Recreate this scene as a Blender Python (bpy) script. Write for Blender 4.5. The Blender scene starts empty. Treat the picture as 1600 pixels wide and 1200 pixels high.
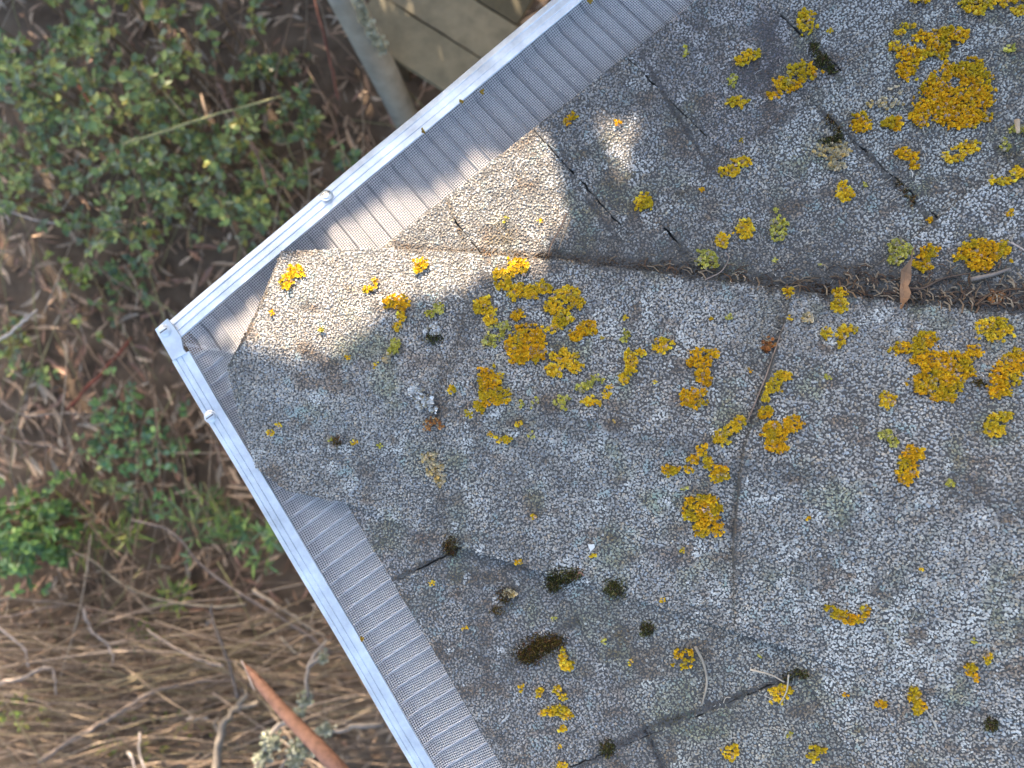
import bpy, math, random
import numpy as np
from mathutils import Vector
from mathutils.bvhtree import BVHTree

random.seed(7)
rng = np.random.default_rng(11)
sc = bpy.context.scene
COL = sc.collection

# ---------------------------------------------------------------- camera
F, H = 1200.0, 0.79            # focal length in pixels of the 1600 px photograph, camera height over the eave
cam = bpy.data.cameras.new('camera')
cam.sensor_width = 36.0
cam.lens = 36.0 * F / 1600.0
cam.clip_start, cam.clip_end = 0.01, 300.0
cam.dof.use_dof = True
cam.dof.focus_distance = 0.71
cam.dof.aperture_fstop = 5.6
camo = bpy.data.objects.new('camera', cam)
COL.objects.link(camo)
camo.location = (0, 0, H)
sc.camera = camo

# ---------------------------------------------------------------- sky and sun
SUN_AZ = math.atan2(-0.30, 0.954)      # from +Y, clockwise
SUN_EL = math.radians(19)
SDIR = np.array([math.sin(SUN_AZ) * math.cos(SUN_EL), math.cos(SUN_AZ) * math.cos(SUN_EL), math.sin(SUN_EL)])
w = bpy.data.worlds.new('World')
sc.world = w
w.use_nodes = True
nt = w.node_tree
nt.nodes.clear()
sky = nt.nodes.new('ShaderNodeTexSky')
sky.sky_type = 'NISHITA'
sky.sun_disc = False
sky.sun_elevation = SUN_EL
sky.sun_rotation = SUN_AZ
sky.dust_density = 4.0
sky.ozone_density = 0.6
bg = nt.nodes.new('ShaderNodeBackground')
bg.inputs['Strength'].default_value = 0.085
wo = nt.nodes.new('ShaderNodeOutputWorld')
nt.links.new(sky.outputs[0], bg.inputs['Color'])
nt.links.new(bg.outputs[0], wo.inputs['Surface'])
sl = bpy.data.lights.new('sun', 'SUN')
sl.energy = 3.1
sl.angle = math.radians(0.53)
sl.color = (1.0, 0.82, 0.62)
slo = bpy.data.objects.new('sun', sl)
COL.objects.link(slo)
slo.rotation_euler = Vector(SDIR).to_track_quat('Z', 'Y').to_euler()
slo.location = tuple(SDIR * 20)
vs = sc.view_settings
vs.view_transform = 'Standard'
vs.look = 'None'
vs.gamma = 1.0
vs.exposure = 2.8
sc.cycles.max_bounces = 6

# ---------------------------------------------------------------- helpers
def at(px, py, z=0.0):
    d = H - z
    return np.array([(px - 800) / F * d, -(py - 600) / F * d, z])

def to_px(P):
    P = np.atleast_2d(P)
    d = H - P[:, 2]
    return 800 + P[:, 0] * F / d, 600 - P[:, 1] * F / d

def hashn(ix, iy, s):
    h = (ix.astype(np.int64) * 374761393 + iy.astype(np.int64) * 668265263 + s * 1274126177) & 0x7fffffff
    h = ((h ^ (h >> 13)) * 1274126177) & 0x7fffffff
    return ((h ^ (h >> 16)) & 0xffff) / 65535.0

def vnoise(x, y, s=0):
    ix, iy = np.floor(x), np.floor(y)
    fx, fy = x - ix, y - iy
    fx = fx * fx * (3 - 2 * fx); fy = fy * fy * (3 - 2 * fy)
    a = hashn(ix, iy, s); b = hashn(ix + 1, iy, s); c = hashn(ix, iy + 1, s); d = hashn(ix + 1, iy + 1, s)
    return (a * (1 - fx) + b * fx) * (1 - fy) + (c * (1 - fx) + d * fx) * fy

def fbm(x, y, s=0, n=4):
    t = 0; a = 0.5; tot = 0
    for k in range(n):
        t = t + a * vnoise(x * 2 ** k + 17.3 * k, y * 2 ** k - 9.1 * k, s + k); tot += a; a *= 0.5
    return t / tot

def mk(name, V, faces, mat, parent=None, col=None, smooth=False):
    V = np.asarray(V, dtype=np.float32)
    me = bpy.data.meshes.new(name)
    faces = [np.asarray(f, dtype=np.int32) for f in faces if len(f)]
    loops = np.concatenate([f.ravel() for f in faces])
    tot = np.concatenate([np.full(len(f), f.shape[1], dtype=np.int32) for f in faces])
    st = np.concatenate([[0], np.cumsum(tot)[:-1]]).astype(np.int32)
    me.vertices.add(len(V)); me.vertices.foreach_set('co', V.ravel())
    me.loops.add(len(loops)); me.loops.foreach_set('vertex_index', loops)
    me.polygons.add(len(tot)); me.polygons.foreach_set('loop_start', st); me.polygons.foreach_set('loop_total', tot)
    me.polygons.foreach_set('use_smooth', np.full(len(tot), bool(smooth)))
    me.update(calc_edges=True)
    if col is not None:
        c = np.ones((len(V), 4), dtype=np.float32); c[:, :3] = col
        ca = me.color_attributes.new('tint', 'FLOAT_COLOR', 'POINT')
        ca.data.foreach_set('color', c.ravel())
    me.validate()
    me.materials.append(mat)
    o = bpy.data.objects.new(name, me)
    COL.objects.link(o)
    if parent: o.parent = parent
    return o

class MB:
    """collects pieces of one mesh"""
    def __init__(s): s.V = []; s.F = {}; s.C = []; s.n = 0
    def add(s, V, F, c=(1, 1, 1)):
        V = np.asarray(V, float); s.V.append(V)
        c = np.asarray(c, float)
        s.C.append(np.broadcast_to(c, (len(V), 3)) if c.ndim == 1 else c)
        for f in F:
            f = np.asarray(f)
            if f.size: s.F.setdefault(f.shape[1], []).append(f + s.n)
        s.n += len(V)
        return s
    def build(s, name, mat, parent=None, smooth=False):
        return mk(name, np.concatenate(s.V), [np.concatenate(v) for v in s.F.values()], mat, parent, np.concatenate(s.C), smooth)

def tag(o, label=None, cat=None, group=None, kind=None):
    for k, v in (('label', label), ('category', cat), ('group', group), ('kind', kind)):
        if v: o[k] = v
    return o

def empty(name, loc=(0, 0, 0), rz=0):
    o = bpy.data.objects.new(name, None); COL.objects.link(o)
    o.location = loc; o.rotation_euler = (0, 0, rz); o.empty_display_size = 0.05
    return o

def tube(pts, rad, n=6, cap=True):
    P = np.asarray(pts, float); m = len(P)
    rad = np.broadcast_to(np.asarray(rad, float), (m,))
    T = np.gradient(P, axis=0); T /= np.linalg.norm(T, axis=1)[:, None] + 1e-12
    ref = np.array([0, 0, 1.0]) if abs(T[0, 2]) < 0.9 else np.array([1.0, 0, 0])
    A = np.cross(T, ref); A /= np.linalg.norm(A, axis=1)[:, None] + 1e-12
    B = np.cross(T, A)
    th = np.arange(n) * 2 * math.pi / n
    V = P[:, None] + rad[:, None, None] * (np.cos(th)[None, :, None] * A[:, None] + np.sin(th)[None, :, None] * B[:, None])
    i = np.arange(m - 1)[:, None] * n; j = np.arange(n)[None]; k = (j + 1) % n
    Fq = np.stack([i + j, i + n + j, i + n + k, i + k], -1).reshape(-1, 4)
    fs = [Fq]
    if cap:
        fs.append(np.array([list(range(n))])); fs.append(np.array([list(range(m * n - 1, (m - 1) * n - 1, -1))]))
    return V.reshape(-1, 3), fs

def smooth_path(pts, k=5):
    """Catmull-Rom through 3D points"""
    P = np.asarray(pts, float)
    if len(P) < 3: return np.array([P[0] + (P[-1] - P[0]) * t for t in np.linspace(0, 1, k + 1)])
    Q = np.vstack([2 * P[0] - P[1], P, 2 * P[-1] - P[-2]]); out = []
    for i in range(1, len(Q) - 2):
        for t in np.linspace(0, 1, k, endpoint=False):
            a, b, c, d = Q[i - 1], Q[i], Q[i + 1], Q[i + 2]
            out.append(0.5 * (2 * b + (c - a) * t + (2 * a - 5 * b + 4 * c - d) * t * t + (3 * b - a - 3 * c + d) * t ** 3))
    out.append(P[-1])
    return np.array(out)

def box(x0, x1, y0, y1, z0, z1):
    V = [(x, y, z) for z in (z0, z1) for x, y in ((x0, y0), (x1, y0), (x1, y1), (x0, y1))]
    return V, [np.array([(0, 3, 2, 1), (4, 5, 6, 7), (0, 1, 5, 4), (1, 2, 6, 5), (2, 3, 7, 6), (3, 0, 4, 7)])]

def prism(poly, z0, z1):
    """poly: list of (x, y); z0/z1 scalars or per-vertex"""
    n = len(poly); P = np.asarray(poly, float)
    z0 = np.broadcast_to(z0, (n,)); z1 = np.broadcast_to(z1, (n,))
    V = np.vstack([np.c_[P, z0], np.c_[P, z1]])
    side = [(i, (i + 1) % n, n + (i + 1) % n, n + i) for i in range(n)]
    return V, [np.array(side), np.array([list(range(n - 1, -1, -1)), list(range(n, 2 * n))])]

def unit(v): v = np.asarray(v, float); return v / (np.linalg.norm(v, axis=-1, keepdims=True) + 1e-12)

# ---------------------------------------------------------------- materials
def mat(name, base=(.5, .5, .5), rough=.7, metal=0.0, attr=False, spec=None, nscale=0, namt=0.0, bump=0.0, bscale=400, transl=0.0, stops=None):
    m = bpy.data.materials.new(name); m.use_nodes = True
    t = m.node_tree; n = t.nodes; l = t.links
    b = n['Principled BSDF']
    b.inputs['Roughness'].default_value = rough
    b.inputs['Metallic'].default_value = metal
    if spec is not None: b.inputs['Specular IOR Level'].default_value = spec
    src = None
    if attr:
        a = n.new('ShaderNodeAttribute'); a.attribute_name = 'tint'; src = a.outputs['Color']
    tc = n.new('ShaderNodeTexCoord')
    if nscale:
        nz = n.new('ShaderNodeTexNoise'); nz.inputs['Scale'].default_value = nscale; nz.inputs['Detail'].default_value = 6
        nz.inputs['Roughness'].default_value = .65
        l.new(tc.outputs['Object'], nz.inputs['Vector'])
        if stops:
            r = n.new('ShaderNodeValToRGB')
            while len(r.color_ramp.elements) < len(stops): r.color_ramp.elements.new(.5)
            for e, (p, c) in zip(r.color_ramp.elements, stops): e.position = p; e.color = (*c, 1)
            l.new(nz.outputs['Fac'], r.inputs['Fac']); src = r.outputs['Color']
        else:
            mr = n.new('ShaderNodeMapRange'); mr.inputs['To Min'].default_value = 1 - namt; mr.inputs['To Max'].default_value = 1 + namt
            mr.inputs['From Min'].default_value = .3; mr.inputs['From Max'].default_value = .7
            l.new(nz.outputs['Fac'], mr.inputs['Value'])
            mx = n.new('ShaderNodeVectorMath'); mx.operation = 'SCALE'
            if src: l.new(src, mx.inputs[0])
            else: mx.inputs[0].default_value = base
            l.new(mr.outputs[0], mx.inputs['Scale']); src = mx.outputs[0]
    if src: l.new(src, b.inputs['Base Color'])
    else: b.inputs['Base Color'].default_value = (*base, 1)
    if bump:
        bz = n.new('ShaderNodeTexNoise'); bz.inputs['Scale'].default_value = bscale; bz.inputs['Detail'].default_value = 4
        l.new(tc.outputs['Object'], bz.inputs['Vector'])
        bp = n.new('ShaderNodeBump'); bp.inputs['Strength'].default_value = bump; bp.inputs['Distance'].default_value = .001
        l.new(bz.outputs['Fac'], bp.inputs['Height']); l.new(bp.outputs[0], b.inputs['Normal'])
    if transl:
        tr = n.new('ShaderNodeBsdfTranslucent'); ms = n.new('ShaderNodeMixShader'); ms.inputs[0].default_value = transl
        if src: l.new(src, tr.inputs['Color'])
        else: tr.inputs['Color'].default_value = (*base, 1)
        l.new(b.outputs[0], ms.inputs[1]); l.new(tr.outputs[0], ms.inputs[2])
        l.new(ms.outputs[0], n['Material Output'].inputs['Surface'])
    return m

M = dict(
    granule=mat('granule', rough=.8, attr=True, nscale=900, namt=.18, spec=.3),
    lichen=mat('lichen', rough=.9, attr=True, nscale=1200, namt=.25, spec=.15),
    moss=mat('moss', rough=1.0, attr=True, nscale=700, namt=.3, spec=.1),
    asphalt=mat('asphalt', rough=.95, nscale=700, stops=[(.3, (.05, .05, .052)), (.5, (.17, .165, .16)), (.7, (.34, .33, .32))]),
    frame=mat('anodised_frame', (.79, .83, .88), .32, .5, nscale=26, namt=.26, bump=.05, bscale=900),
    screw=mat('screw_metal', (.80, .83, .86), .38, .7, bump=.05, bscale=900),
    wire=mat('wire', (.80, .78, .80), .45, .3, nscale=300, namt=.15),
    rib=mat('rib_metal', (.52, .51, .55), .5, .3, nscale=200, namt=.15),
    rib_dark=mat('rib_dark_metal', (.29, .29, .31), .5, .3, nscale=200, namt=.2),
    trough=mat('gutter_metal', (.22, .24, .27), .5, .2, nscale=14, namt=.25),
    fascia=mat('fascia_paint', (.32, .28, .23), .6, nscale=9, namt=.2),
    brick=mat('wall_render', (.42, .37, .31), .9, nscale=30, namt=.15, bump=.4, bscale=90),
    soil=mat('soil', rough=1.0, nscale=9, stops=[(.3, (.065, .045, .032)), (.5, (.14, .10, .07)), (.75, (.21, .155, .11))], bump=1.0, bscale=60),
    litter=mat('dry_leaf', rough=.75, attr=True, nscale=60, namt=.3),
    leaf=mat('green_leaf', rough=.45, attr=True, nscale=70, namt=.2, transl=.25),
    stem=mat('dry_stem', rough=.85, attr=True, nscale=45, namt=.35),
    bark=mat('bark', rough=.9, attr=True, nscale=35, namt=.45, bump=.8, bscale=120),
    wood=mat('weathered_wood', rough=.8, attr=True, nscale=12, namt=.28, bump=.5, bscale=60),
    chip=mat('white_chip', (.8, .8, .78), .5),
)

# ---------------------------------------------------------------- roof surfaces
C2 = at(401, 544)[:2]
eU = unit(at(401 + .787, 544 - .617)[:2] - C2); nU = np.array([eU[1], -eU[0]])
eL = unit(at(401 + .510, 544 + .860)[:2] - C2); nL = np.array([-eL[1], eL[0]])
SU, SL = .33, .347
def zroof(X, Y, k=0.0):
    a = SU * ((X - C2[0]) * nU[0] + (Y - C2[1]) * nU[1])
    b = SL * ((X - C2[0]) * nL[0] + (Y - C2[1]) * nL[1])
    if k <= 0: return np.minimum(a, b)
    h = np.clip(.5 + .5 * (b - a) / k, 0, 1)
    return b * (1 - h) + a * h - k * h * (1 - h)

def px_to_roof(px, py, lift, k=0.0):
    z = np.zeros_like(px, dtype=float)
    for _ in range(14):
        X = (px - 800) / F * (H - z); Y = -(py - 600) / F * (H - z)
        z = zroof(X, Y, k) + lift
    return np.stack([X, Y, z], -1)

def seg_dist(px, py, pts):
    d = np.full(px.shape, 1e9)
    for (x0, y0), (x1, y1) in zip(pts[:-1], pts[1:]):
        vx, vy = x1 - x0, y1 - y0
        t = np.clip(((px - x0) * vx + (py - y0) * vy) / (vx * vx + vy * vy + 1e-9), 0, 1)
        d = np.minimum(d, np.hypot(px - x0 - t * vx, py - y0 - t * vy))
    return d

# dirt stains that lie on the roof, plus shade painted along the cap fold: (polyline in photo pixels, width, strength, tint)
DIRT_AND_SHADE = [([(850, 398), (1050, 420), (1230, 446), (1400, 460), (1600, 482)], 13, .85, (.7, .56, .44)),
        ([(900, 380), (1050, 398), (1230, 425), (1400, 435), (1600, 455)], 42, .50, (.85, .78, .7)),
        ([(1300, 440), (1450, 455), (1600, 440)], 40, .45, (.8, .65, .5)),
        ([(1195, 45), (1215, 90), (1185, 120), (1150, 125)], 26, .7, (.85, .75, .8)),
        ([(1270, 70), (1310, 125)], 9, .9, (.6, .6, .5)),
        ([(1280, 170), (1330, 215), (1465, 355)], 5, .9, (.6, .55, .5)),
        ([(1000, 80), (1050, 170), (1110, 262)], 5, .85, (.65, .6, .6)),
        ([(868, 215), (900, 290), (970, 380)], 5, .7, (.65, .6, .6)),
        ([(1110, 268), (1200, 205), (1290, 145)], 9, .4, (.8, .75, .8)),
        ([(700, 318), (715, 350), (730, 392), (860, 405)], 5, .8, (.95, .7, .42)),
        ([(615, 905), (700, 866)], 5, .95, (.6, .55, .5)),
        ([(905, 1200), (1010, 1137), (1100, 1108), (1250, 1050)], 8, .9, (.6, .55, .55)),
        ([(1010, 1137), (1035, 1200)], 6, .9, (.6, .55, .55)),
        ([(850, 655), (960, 675), (1080, 700), (1160, 730), (1290, 745)], 17, .55, (.95, .97, 1.0)),  # dark smear on the fold, deepened to paint in the fold's shade
        ([(1490, 755), (1600, 795)], 26, .65, (.95, .97, 1.0)),  # same fold band further right, stain and painted shade together
        ([(733, 470), (720, 540), (690, 600), (682, 660)], 12, .4, (.8, .8, .8)),
        ([(1222, 500), (1205, 570), (1165, 690), (1148, 800), (1148, 960)], 7, .6, (.75, .68, .6)),
        ([(1025, 862), (1050, 870)], 20, .45, (1.0, .72, .62)),
        ([(1180, 1000), (1250, 1010)], 20, .3, (.8, .75, .75)),
        ([(800, 920), (780, 960)], 16, .6, (.7, .65, .55)),
        ([(675, 525), (678, 535)], 10, .8, (.6, .6, .6)),
        ([(800, 1040), (860, 1000), (900, 970)], 12, .7, (.6, .55, .45)),
        ([(1060, 380), (1088, 425)], 8, .6, (.8, .75, .6)),
        ([(1050, 1010), (1100, 1050), (1100, 1090)], 8, .5, (.85, .75, .6)),
        ([(1560, 230), (1600, 260)], 18, .5, (.8, .7, .6)),
        ([(1200, 470), (1180, 560)], 26, .3, (.85, .9, .7)),
        ([(352, 575), (395, 505), (436, 402)], 4, .8, (.7, .55, .4)),
        ([(620, 385), (860, 400)], 5, .6, (1.0, .7, .45))]
CRUST = [([(1100, 60), (1250, 200)], 90), ([(1340, 20), (1600, 330)], 150), ([(1300, 40), (1560, 60)], 70), ([(1400, 230), (1560, 330)], 70), ([(880, 420), (1050, 560)], 60),
         ([(1300, 480), (1450, 500)], 30), ([(1490, 360), (1420, 370)], 30), ([(940, 240), (1000, 330)], 60),
         ([(1250, 900), (1600, 1150)], 110), ([(800, 900), (1100, 900)], 50), ([(1250, 1000), (1350, 1010)], 40)]

PAL = np.array([.37, .325, .285, .245, .20, .14])
PW = np.array([.07, .20, .30, .24, .13, .06])
def granule_colour(P):
    n = len(P)
    px, py = to_px(P)
    v = PAL[rng.choice(len(PAL), n, p=PW)] * rng.uniform(.85, 1.15, n)
    base = np.array([1.48, 1.42, 1.34])
    c = v[:, None] * base
    # bluish and brownish single granules
    r = rng.random(n)
    c[r < .15] *= (.88, .98, 1.12); c[r > .88] *= (1.12, 1.0, .86)
    # broad differences: darker and browner towards the upper right, greyer clumps
    big = fbm(px / 170, py / 170, 3)
    c *= (0.84 + .34 * big)[:, None]
    mid = fbm(px / 34, py / 34, 61, 3); c *= (1 + .75 * (mid - .5))[:, None]
    stain = np.clip((fbm(px / 48 + 3, py / 30, 71, 3) - .60) * 6, 0, 1)[:, None]
    c = c * (1 - stain * np.array([.30, .40, .48]))
    blu = np.clip((fbm(px / 18, py / 18, 83, 2) - .70) * 7, 0, 1)[:, None] * (rng.random(n) < .7)[:, None]
    c = c * (1 - blu * .75) + np.array([.40, .50, .50]) * blu * .75
    br = np.clip((px - 1150) / 500, 0, 1) * np.clip((520 - py) / 500, 0, 1) * .5
    c *= 1 - br[:, None] * np.array([.10, .16, .24])
    alg = np.clip((fbm(px / 60, py / 60, 9) - .56) * 5, 0, 1)[:, None]
    c *= 1 - alg * np.array([.20, .16, .30])
    # pale crustose lichen coating whole granules
    f = fbm(px / 26, py / 26, 21, 3)
    thr = np.full(n, .705)
    for pts, wd in CRUST:
        thr -= .15 * np.exp(-(seg_dist(px, py, pts) / wd) ** 2)
    cr = np.clip((f - thr) * 14, 0, 1) * (rng.random(n) < .8)
    cr = np.maximum(cr, (rng.random(n) < .022) * .7)
    pale = rng.uniform(.46, .76, n)[:, None] * np.array([1.0, 1.0, .97])
    c = c * (1 - cr[:, None]) + pale * cr[:, None]
    # dirt and the painted fold shade
    for pts, wd, s, t in DIRT_AND_SHADE:
        jit = (fbm(px / 14, py / 14, 40, 2) - .5) * 1.2
        d = seg_dist(px, py, pts) / wd + jit
        k = np.clip(1.3 - d, 0, 1)[:, None] * s
        c = c * (1 - k) + c * k * .42 * np.array(t)
    return np.clip(c, .015, .85)

def granules(P, N, size=1.0, tone=1.0):
    """irregular mineral chips standing on points P with normals N"""
    n = len(P)
    a = rng.random(n) * 2 * math.pi
    ref = np.where(np.abs(N[:, 2:3]) < .95, np.array([[0, 0, 1.0]]), np.array([[1.0, 0, 0]]))
    A = unit(np.cross(N, ref)); B = np.cross(N, A)
    D = A * np.cos(a)[:, None] + B * np.sin(a)[:, None]; E = np.cross(N, D)
    tilt = rng.normal(0, .28, (n, 2))
    Nn = unit(N + D * tilt[:, :1] + E * tilt[:, 1:])
    D = unit(D - Nn * np.sum(D * Nn, 1)[:, None]); E = np.cross(Nn, D)
    L = rng.uniform(.85, 1.60, n) * .001 * size; W = L * rng.uniform(.55, .95, n); Hh = rng.uniform(.65, 1.3, n) * .001 * size
    cor = np.array([(-1, -1), (1, -1), (1, 1), (-1, 1)], float)
    V = np.zeros((n, 8, 3))
    for q in range(8):
        cx, cy = cor[q % 4]; top = q >= 4
        s = (.62 if top else 1.0)
        jx = rng.uniform(.55, 1.15, n); jy = rng.uniform(.55, 1.15, n)
        hz = rng.uniform(.75, 1.1, n) * Hh if top else np.full(n, -.0006)
        V[:, q] = P + D * (cx * s * jx * L)[:, None] + E * (cy * s * jy * W)[:, None] + Nn * hz[:, None]
    base = np.array([(4, 5, 6, 7), (0, 1, 5, 4), (1, 2, 6, 5), (2, 3, 7, 6), (3, 0, 4, 7)])
    Fq = (np.arange(n)[:, None, None] * 8 + base[None]).reshape(-1, 4)
    c = granule_colour(P) * tone
    return V.reshape(-1, 3), Fq, np.repeat(c, 8, axis=0)

def visible(P, m=110):
    px, py = to_px(P)
    return (px > -m) & (px < 1600 + m) & (py > -m) & (py < 1200 + m)

def poly_mask(x, y, poly):
    ins = np.zeros(x.shape, bool); n = len(poly)
    for i in range(n):
        x0, y0 = poly[i]; x1, y1 = poly[(i + 1) % n]
        c = ((y0 > y) != (y1 > y)) & (x < (x1 - x0) * (y - y0) / (y1 - y0 + 1e-15) + x0)
        ins ^= c
    return ins

BVH_V, BVH_F = [], []
def bvh_add(V, F4):
    off = len(BVH_V); BVH_V.extend(map(tuple, V)); BVH_F.extend([tuple(int(i) + off for i in f) for f in F4])

roof = empty('hip_roof', (C2[0], C2[1], 0))
tag(roof, 'weathered grey asphalt shingle hip roof corner spotted with yellow lichen', 'roof')
inv = np.array([C2[0], C2[1], 0])

SP = .00218
CAP_POLY_PX = [(440, 400), (600, 400), (735, 410), (1230, 470), (1600, 512), (1900, 545), (1900, 1210), (1600, 1115), (1150, 975), (960, 912), (705, 838), (560, 780), (420, 735), (365, 620), (365, 575)]

def make_tab(side, v0, v1, u0, u1, dz=0.0):
    """one shingle tab of the plane `side`, butt edge at v0"""
    e, nn, S, oe, on, oS = (eU, nU, SU, eL, nL, SL) if side == 'U' else (eL, nL, SL, eU, nU, SU)
    # ragged outline in (u, v)
    def edge(p, q, k, amp):
        t = np.linspace(0, 1, k, endpoint=False)[:, None]
        pts = np.array(p) * (1 - t) + np.array(q) * t
        d = np.array(q) - np.array(p); nrm = np.array([-d[1], d[0]]) / (np.hypot(*d) + 1e-9)
        j = rng.normal(0, amp, k); j[0] = 0
        return pts + nrm * j[:, None]
    vt = v1 + .012
    k = max(3, int((u1 - u0) / .012))
    poly = np.vstack([edge((u0, v0), (u1, v0), k, .0005), edge((u1, v0), (u1, vt), 26, .0007), edge((u1, vt), (u0, vt), 3, 0), edge((u0, vt), (u0, v0), 26, .0007)])
    # clip at the hip, shortly past it, hidden below the hip caps
    def hipf(p):   # >0 inside
        W = C2 + p[0] * e + p[1] * nn
        return oS * ((W - C2) @ on) - S * p[1] + .001
    out = []
    for i in range(len(poly)):
        p, q = poly[i], poly[(i + 1) % len(poly)]; a, b = hipf(p), hipf(q)
        if a >= 0: out.append(p)
        if (a >= 0) != (b >= 0): out.append(p + (q - p) * a / (a - b))
    if len(out) < 3: return
    poly = np.array(out)
    ex = v1 - v0
    off = lambda v: .0034 + dz + .0050 * np.clip(1 - (v - v0) / ex, -.1, 1)
    W = C2 + poly[:, :1] * e + poly[:, 1:] * nn
    zt = S * poly[:, 1] + off(poly[:, 1])
    if side == 'U': W, zt, poly = W[::-1], zt[::-1], poly[::-1]
    area = np.sum(W[:, 0] * np.roll(W[:, 1], -1) - np.roll(W[:, 0], -1) * W[:, 1])
    if area < 0: W, zt, poly = W[::-1], zt[::-1], poly[::-1]
    V, Fs = prism(W, zt - .0034, zt)
    n = len(W)
    P_ = np.c_[W, zt]; far = not visible(P_, 40).any()
    body = MB().add(V - inv, Fs, (.22, .215, .21) if far else (.10, .098, .096))
    bvh_add(V[n:], [tuple(range(n))])
    # granules
    nu = int((u1 - u0) / SP) + 1; nv = int((vt - v0) / SP) + 1
    U_, V_ = np.meshgrid(u0 + (np.arange(nu) + .5) * SP, v0 + (np.arange(nv) + .5) * SP)
    U_ = U_.ravel() + rng.uniform(-.55, .55, U_.size) * SP; V_ = V_.ravel() + rng.uniform(-.55, .55, V_.size) * SP
    k = poly_mask(U_, V_, [tuple(p) for p in poly]); U_, V_ = U_[k], V_[k]
    P = np.c_[C2 + U_[:, None] * e + V_[:, None] * nn, S * V_ + off(V_)]
    px, py = to_px(P)
    k = visible(P, 150) & ~poly_mask(px, py, CAP_POLY_PX) & (V_ < v1 + .003)
    P = P[k]
    if len(P):
        N = np.array([-nn[0] * S, -nn[1] * S, 1.0]); N = np.broadcast_to(unit(N + np.array([nn[0], nn[1], 0]) * (.0062 / ex)), P.shape)
        gV, gF, gC = granules(P, N, 1.0, rng.uniform(.78, .95 if side == 'U' else 1.08) * np.array([1, 1, 1]) * rng.uniform(.98, 1.02, 3))  # random tab tone; U side kept darker, its shade put into the colour
        body.add(gV - inv, [gF], gC)
    return body.build('shingle', M['granule'], roof)

def course(side, v0, v1, cuts):
    for a, b in zip(cuts[:-1], cuts[1:]):
        make_tab(side, v0, v1, a + .0006, b - .0006, rng.uniform(-.0004, .0007))

course('U', .000, .150, [-.05, .240, .361, .481, .619, 1.05])
course('U', .150, .308, [.05, .389, .574, 1.05])
course('U', .308, .460, [.25, .86, 1.05])
course('U', .460, .610, [.40, .95])
course('L', .000, .149, [-.03, .278, .522, .95])
course('L', .149, .298, [.10, .519, .95])
course('L', .298, .450, [.25, .76, .95])
course('L', .450, .600, [.40, .95])

# hip caps ------------------------------------------------------
U_RAIL = [(440, 392), (600, 388), (735, 395), (860, 405), (1240, 454), (1600, 495), (1790, 514)]
L_RAIL = [(400, 730), (450, 768), (540, 785), (705, 850), (840, 892), (960, 925), (1150, 988), (1600, 1130), (1790, 1190)]
FRONTS = [[(440, 392), (398, 492), (355, 575), (372, 645), (400, 730)],
          [(735, 395), (724, 520), (690, 615), (686, 720), (705, 850)],
          [(1240, 454), (1216, 545), (1160, 712), (1147, 850), (1150, 988)],
          [(1725, 508), (1705, 640), (1665, 822), (1650, 980), (1655, 1148)]]
def polyline_at(pts, s):
    """position at fractions s (0..1) between the x of first and last point of a rail"""
    x = np.array([p[0] for p in pts], float); y = np.array([p[1] for p in pts], float)
    return np.stack([s, np.interp(s, x, y)], -1)
def front(k, b):
    f = np.array(FRONTS[k] if k < 4 else [(p[0] + 430, p[1] + 95) for p in FRONTS[3]], float)
    t = (b + 1) * 2
    # smooth interpolation through 5 points
    out = np.zeros(t.shape + (2,))
    for d in range(2): out[..., d] = np.interp(t, np.arange(5), f[:, d])
    return out

def cap_surface(k, a, b):
    f0, f1 = front(k, b), front(k + 1, b)
    p = f0 + (f1 - f0) * a[..., None]
    for rail, sgn in ((U_RAIL, -1), (L_RAIL, 1)):
        q0 = front(k, np.full(a.shape, float(sgn))); q1 = front(k + 1, np.full(a.shape, float(sgn)))
        lin = q0 + (q1 - q0) * a[..., None]
        if k < 3:
            y = np.interp(lin[..., 0], [r[0] for r in rail], [r[1] for r in rail])
            wgt = np.clip(b * sgn, 0, 1) ** 2
            p[..., 1] += (y - lin[..., 1]) * wgt
    lift = (.0185 - .0065 * a) - .0045 * np.clip(np.abs(b), 0, 1) ** 1.5 * (1 - .3 * a) + .0018 * np.sin(a * 5 + k) * np.abs(b) + .0012 * np.sin(b * 7 + k * 2)
    lift = lift + .0035 * np.clip(-b, 0, 1) ** 2 + .009 * (1 - np.clip(np.abs(b), 0, 1) ** 1.3)
    if k == 0: lift = lift + .003 * (1 - a) ** 3
    return px_to_roof(p[..., 0], p[..., 1], lift, .005)

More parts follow.
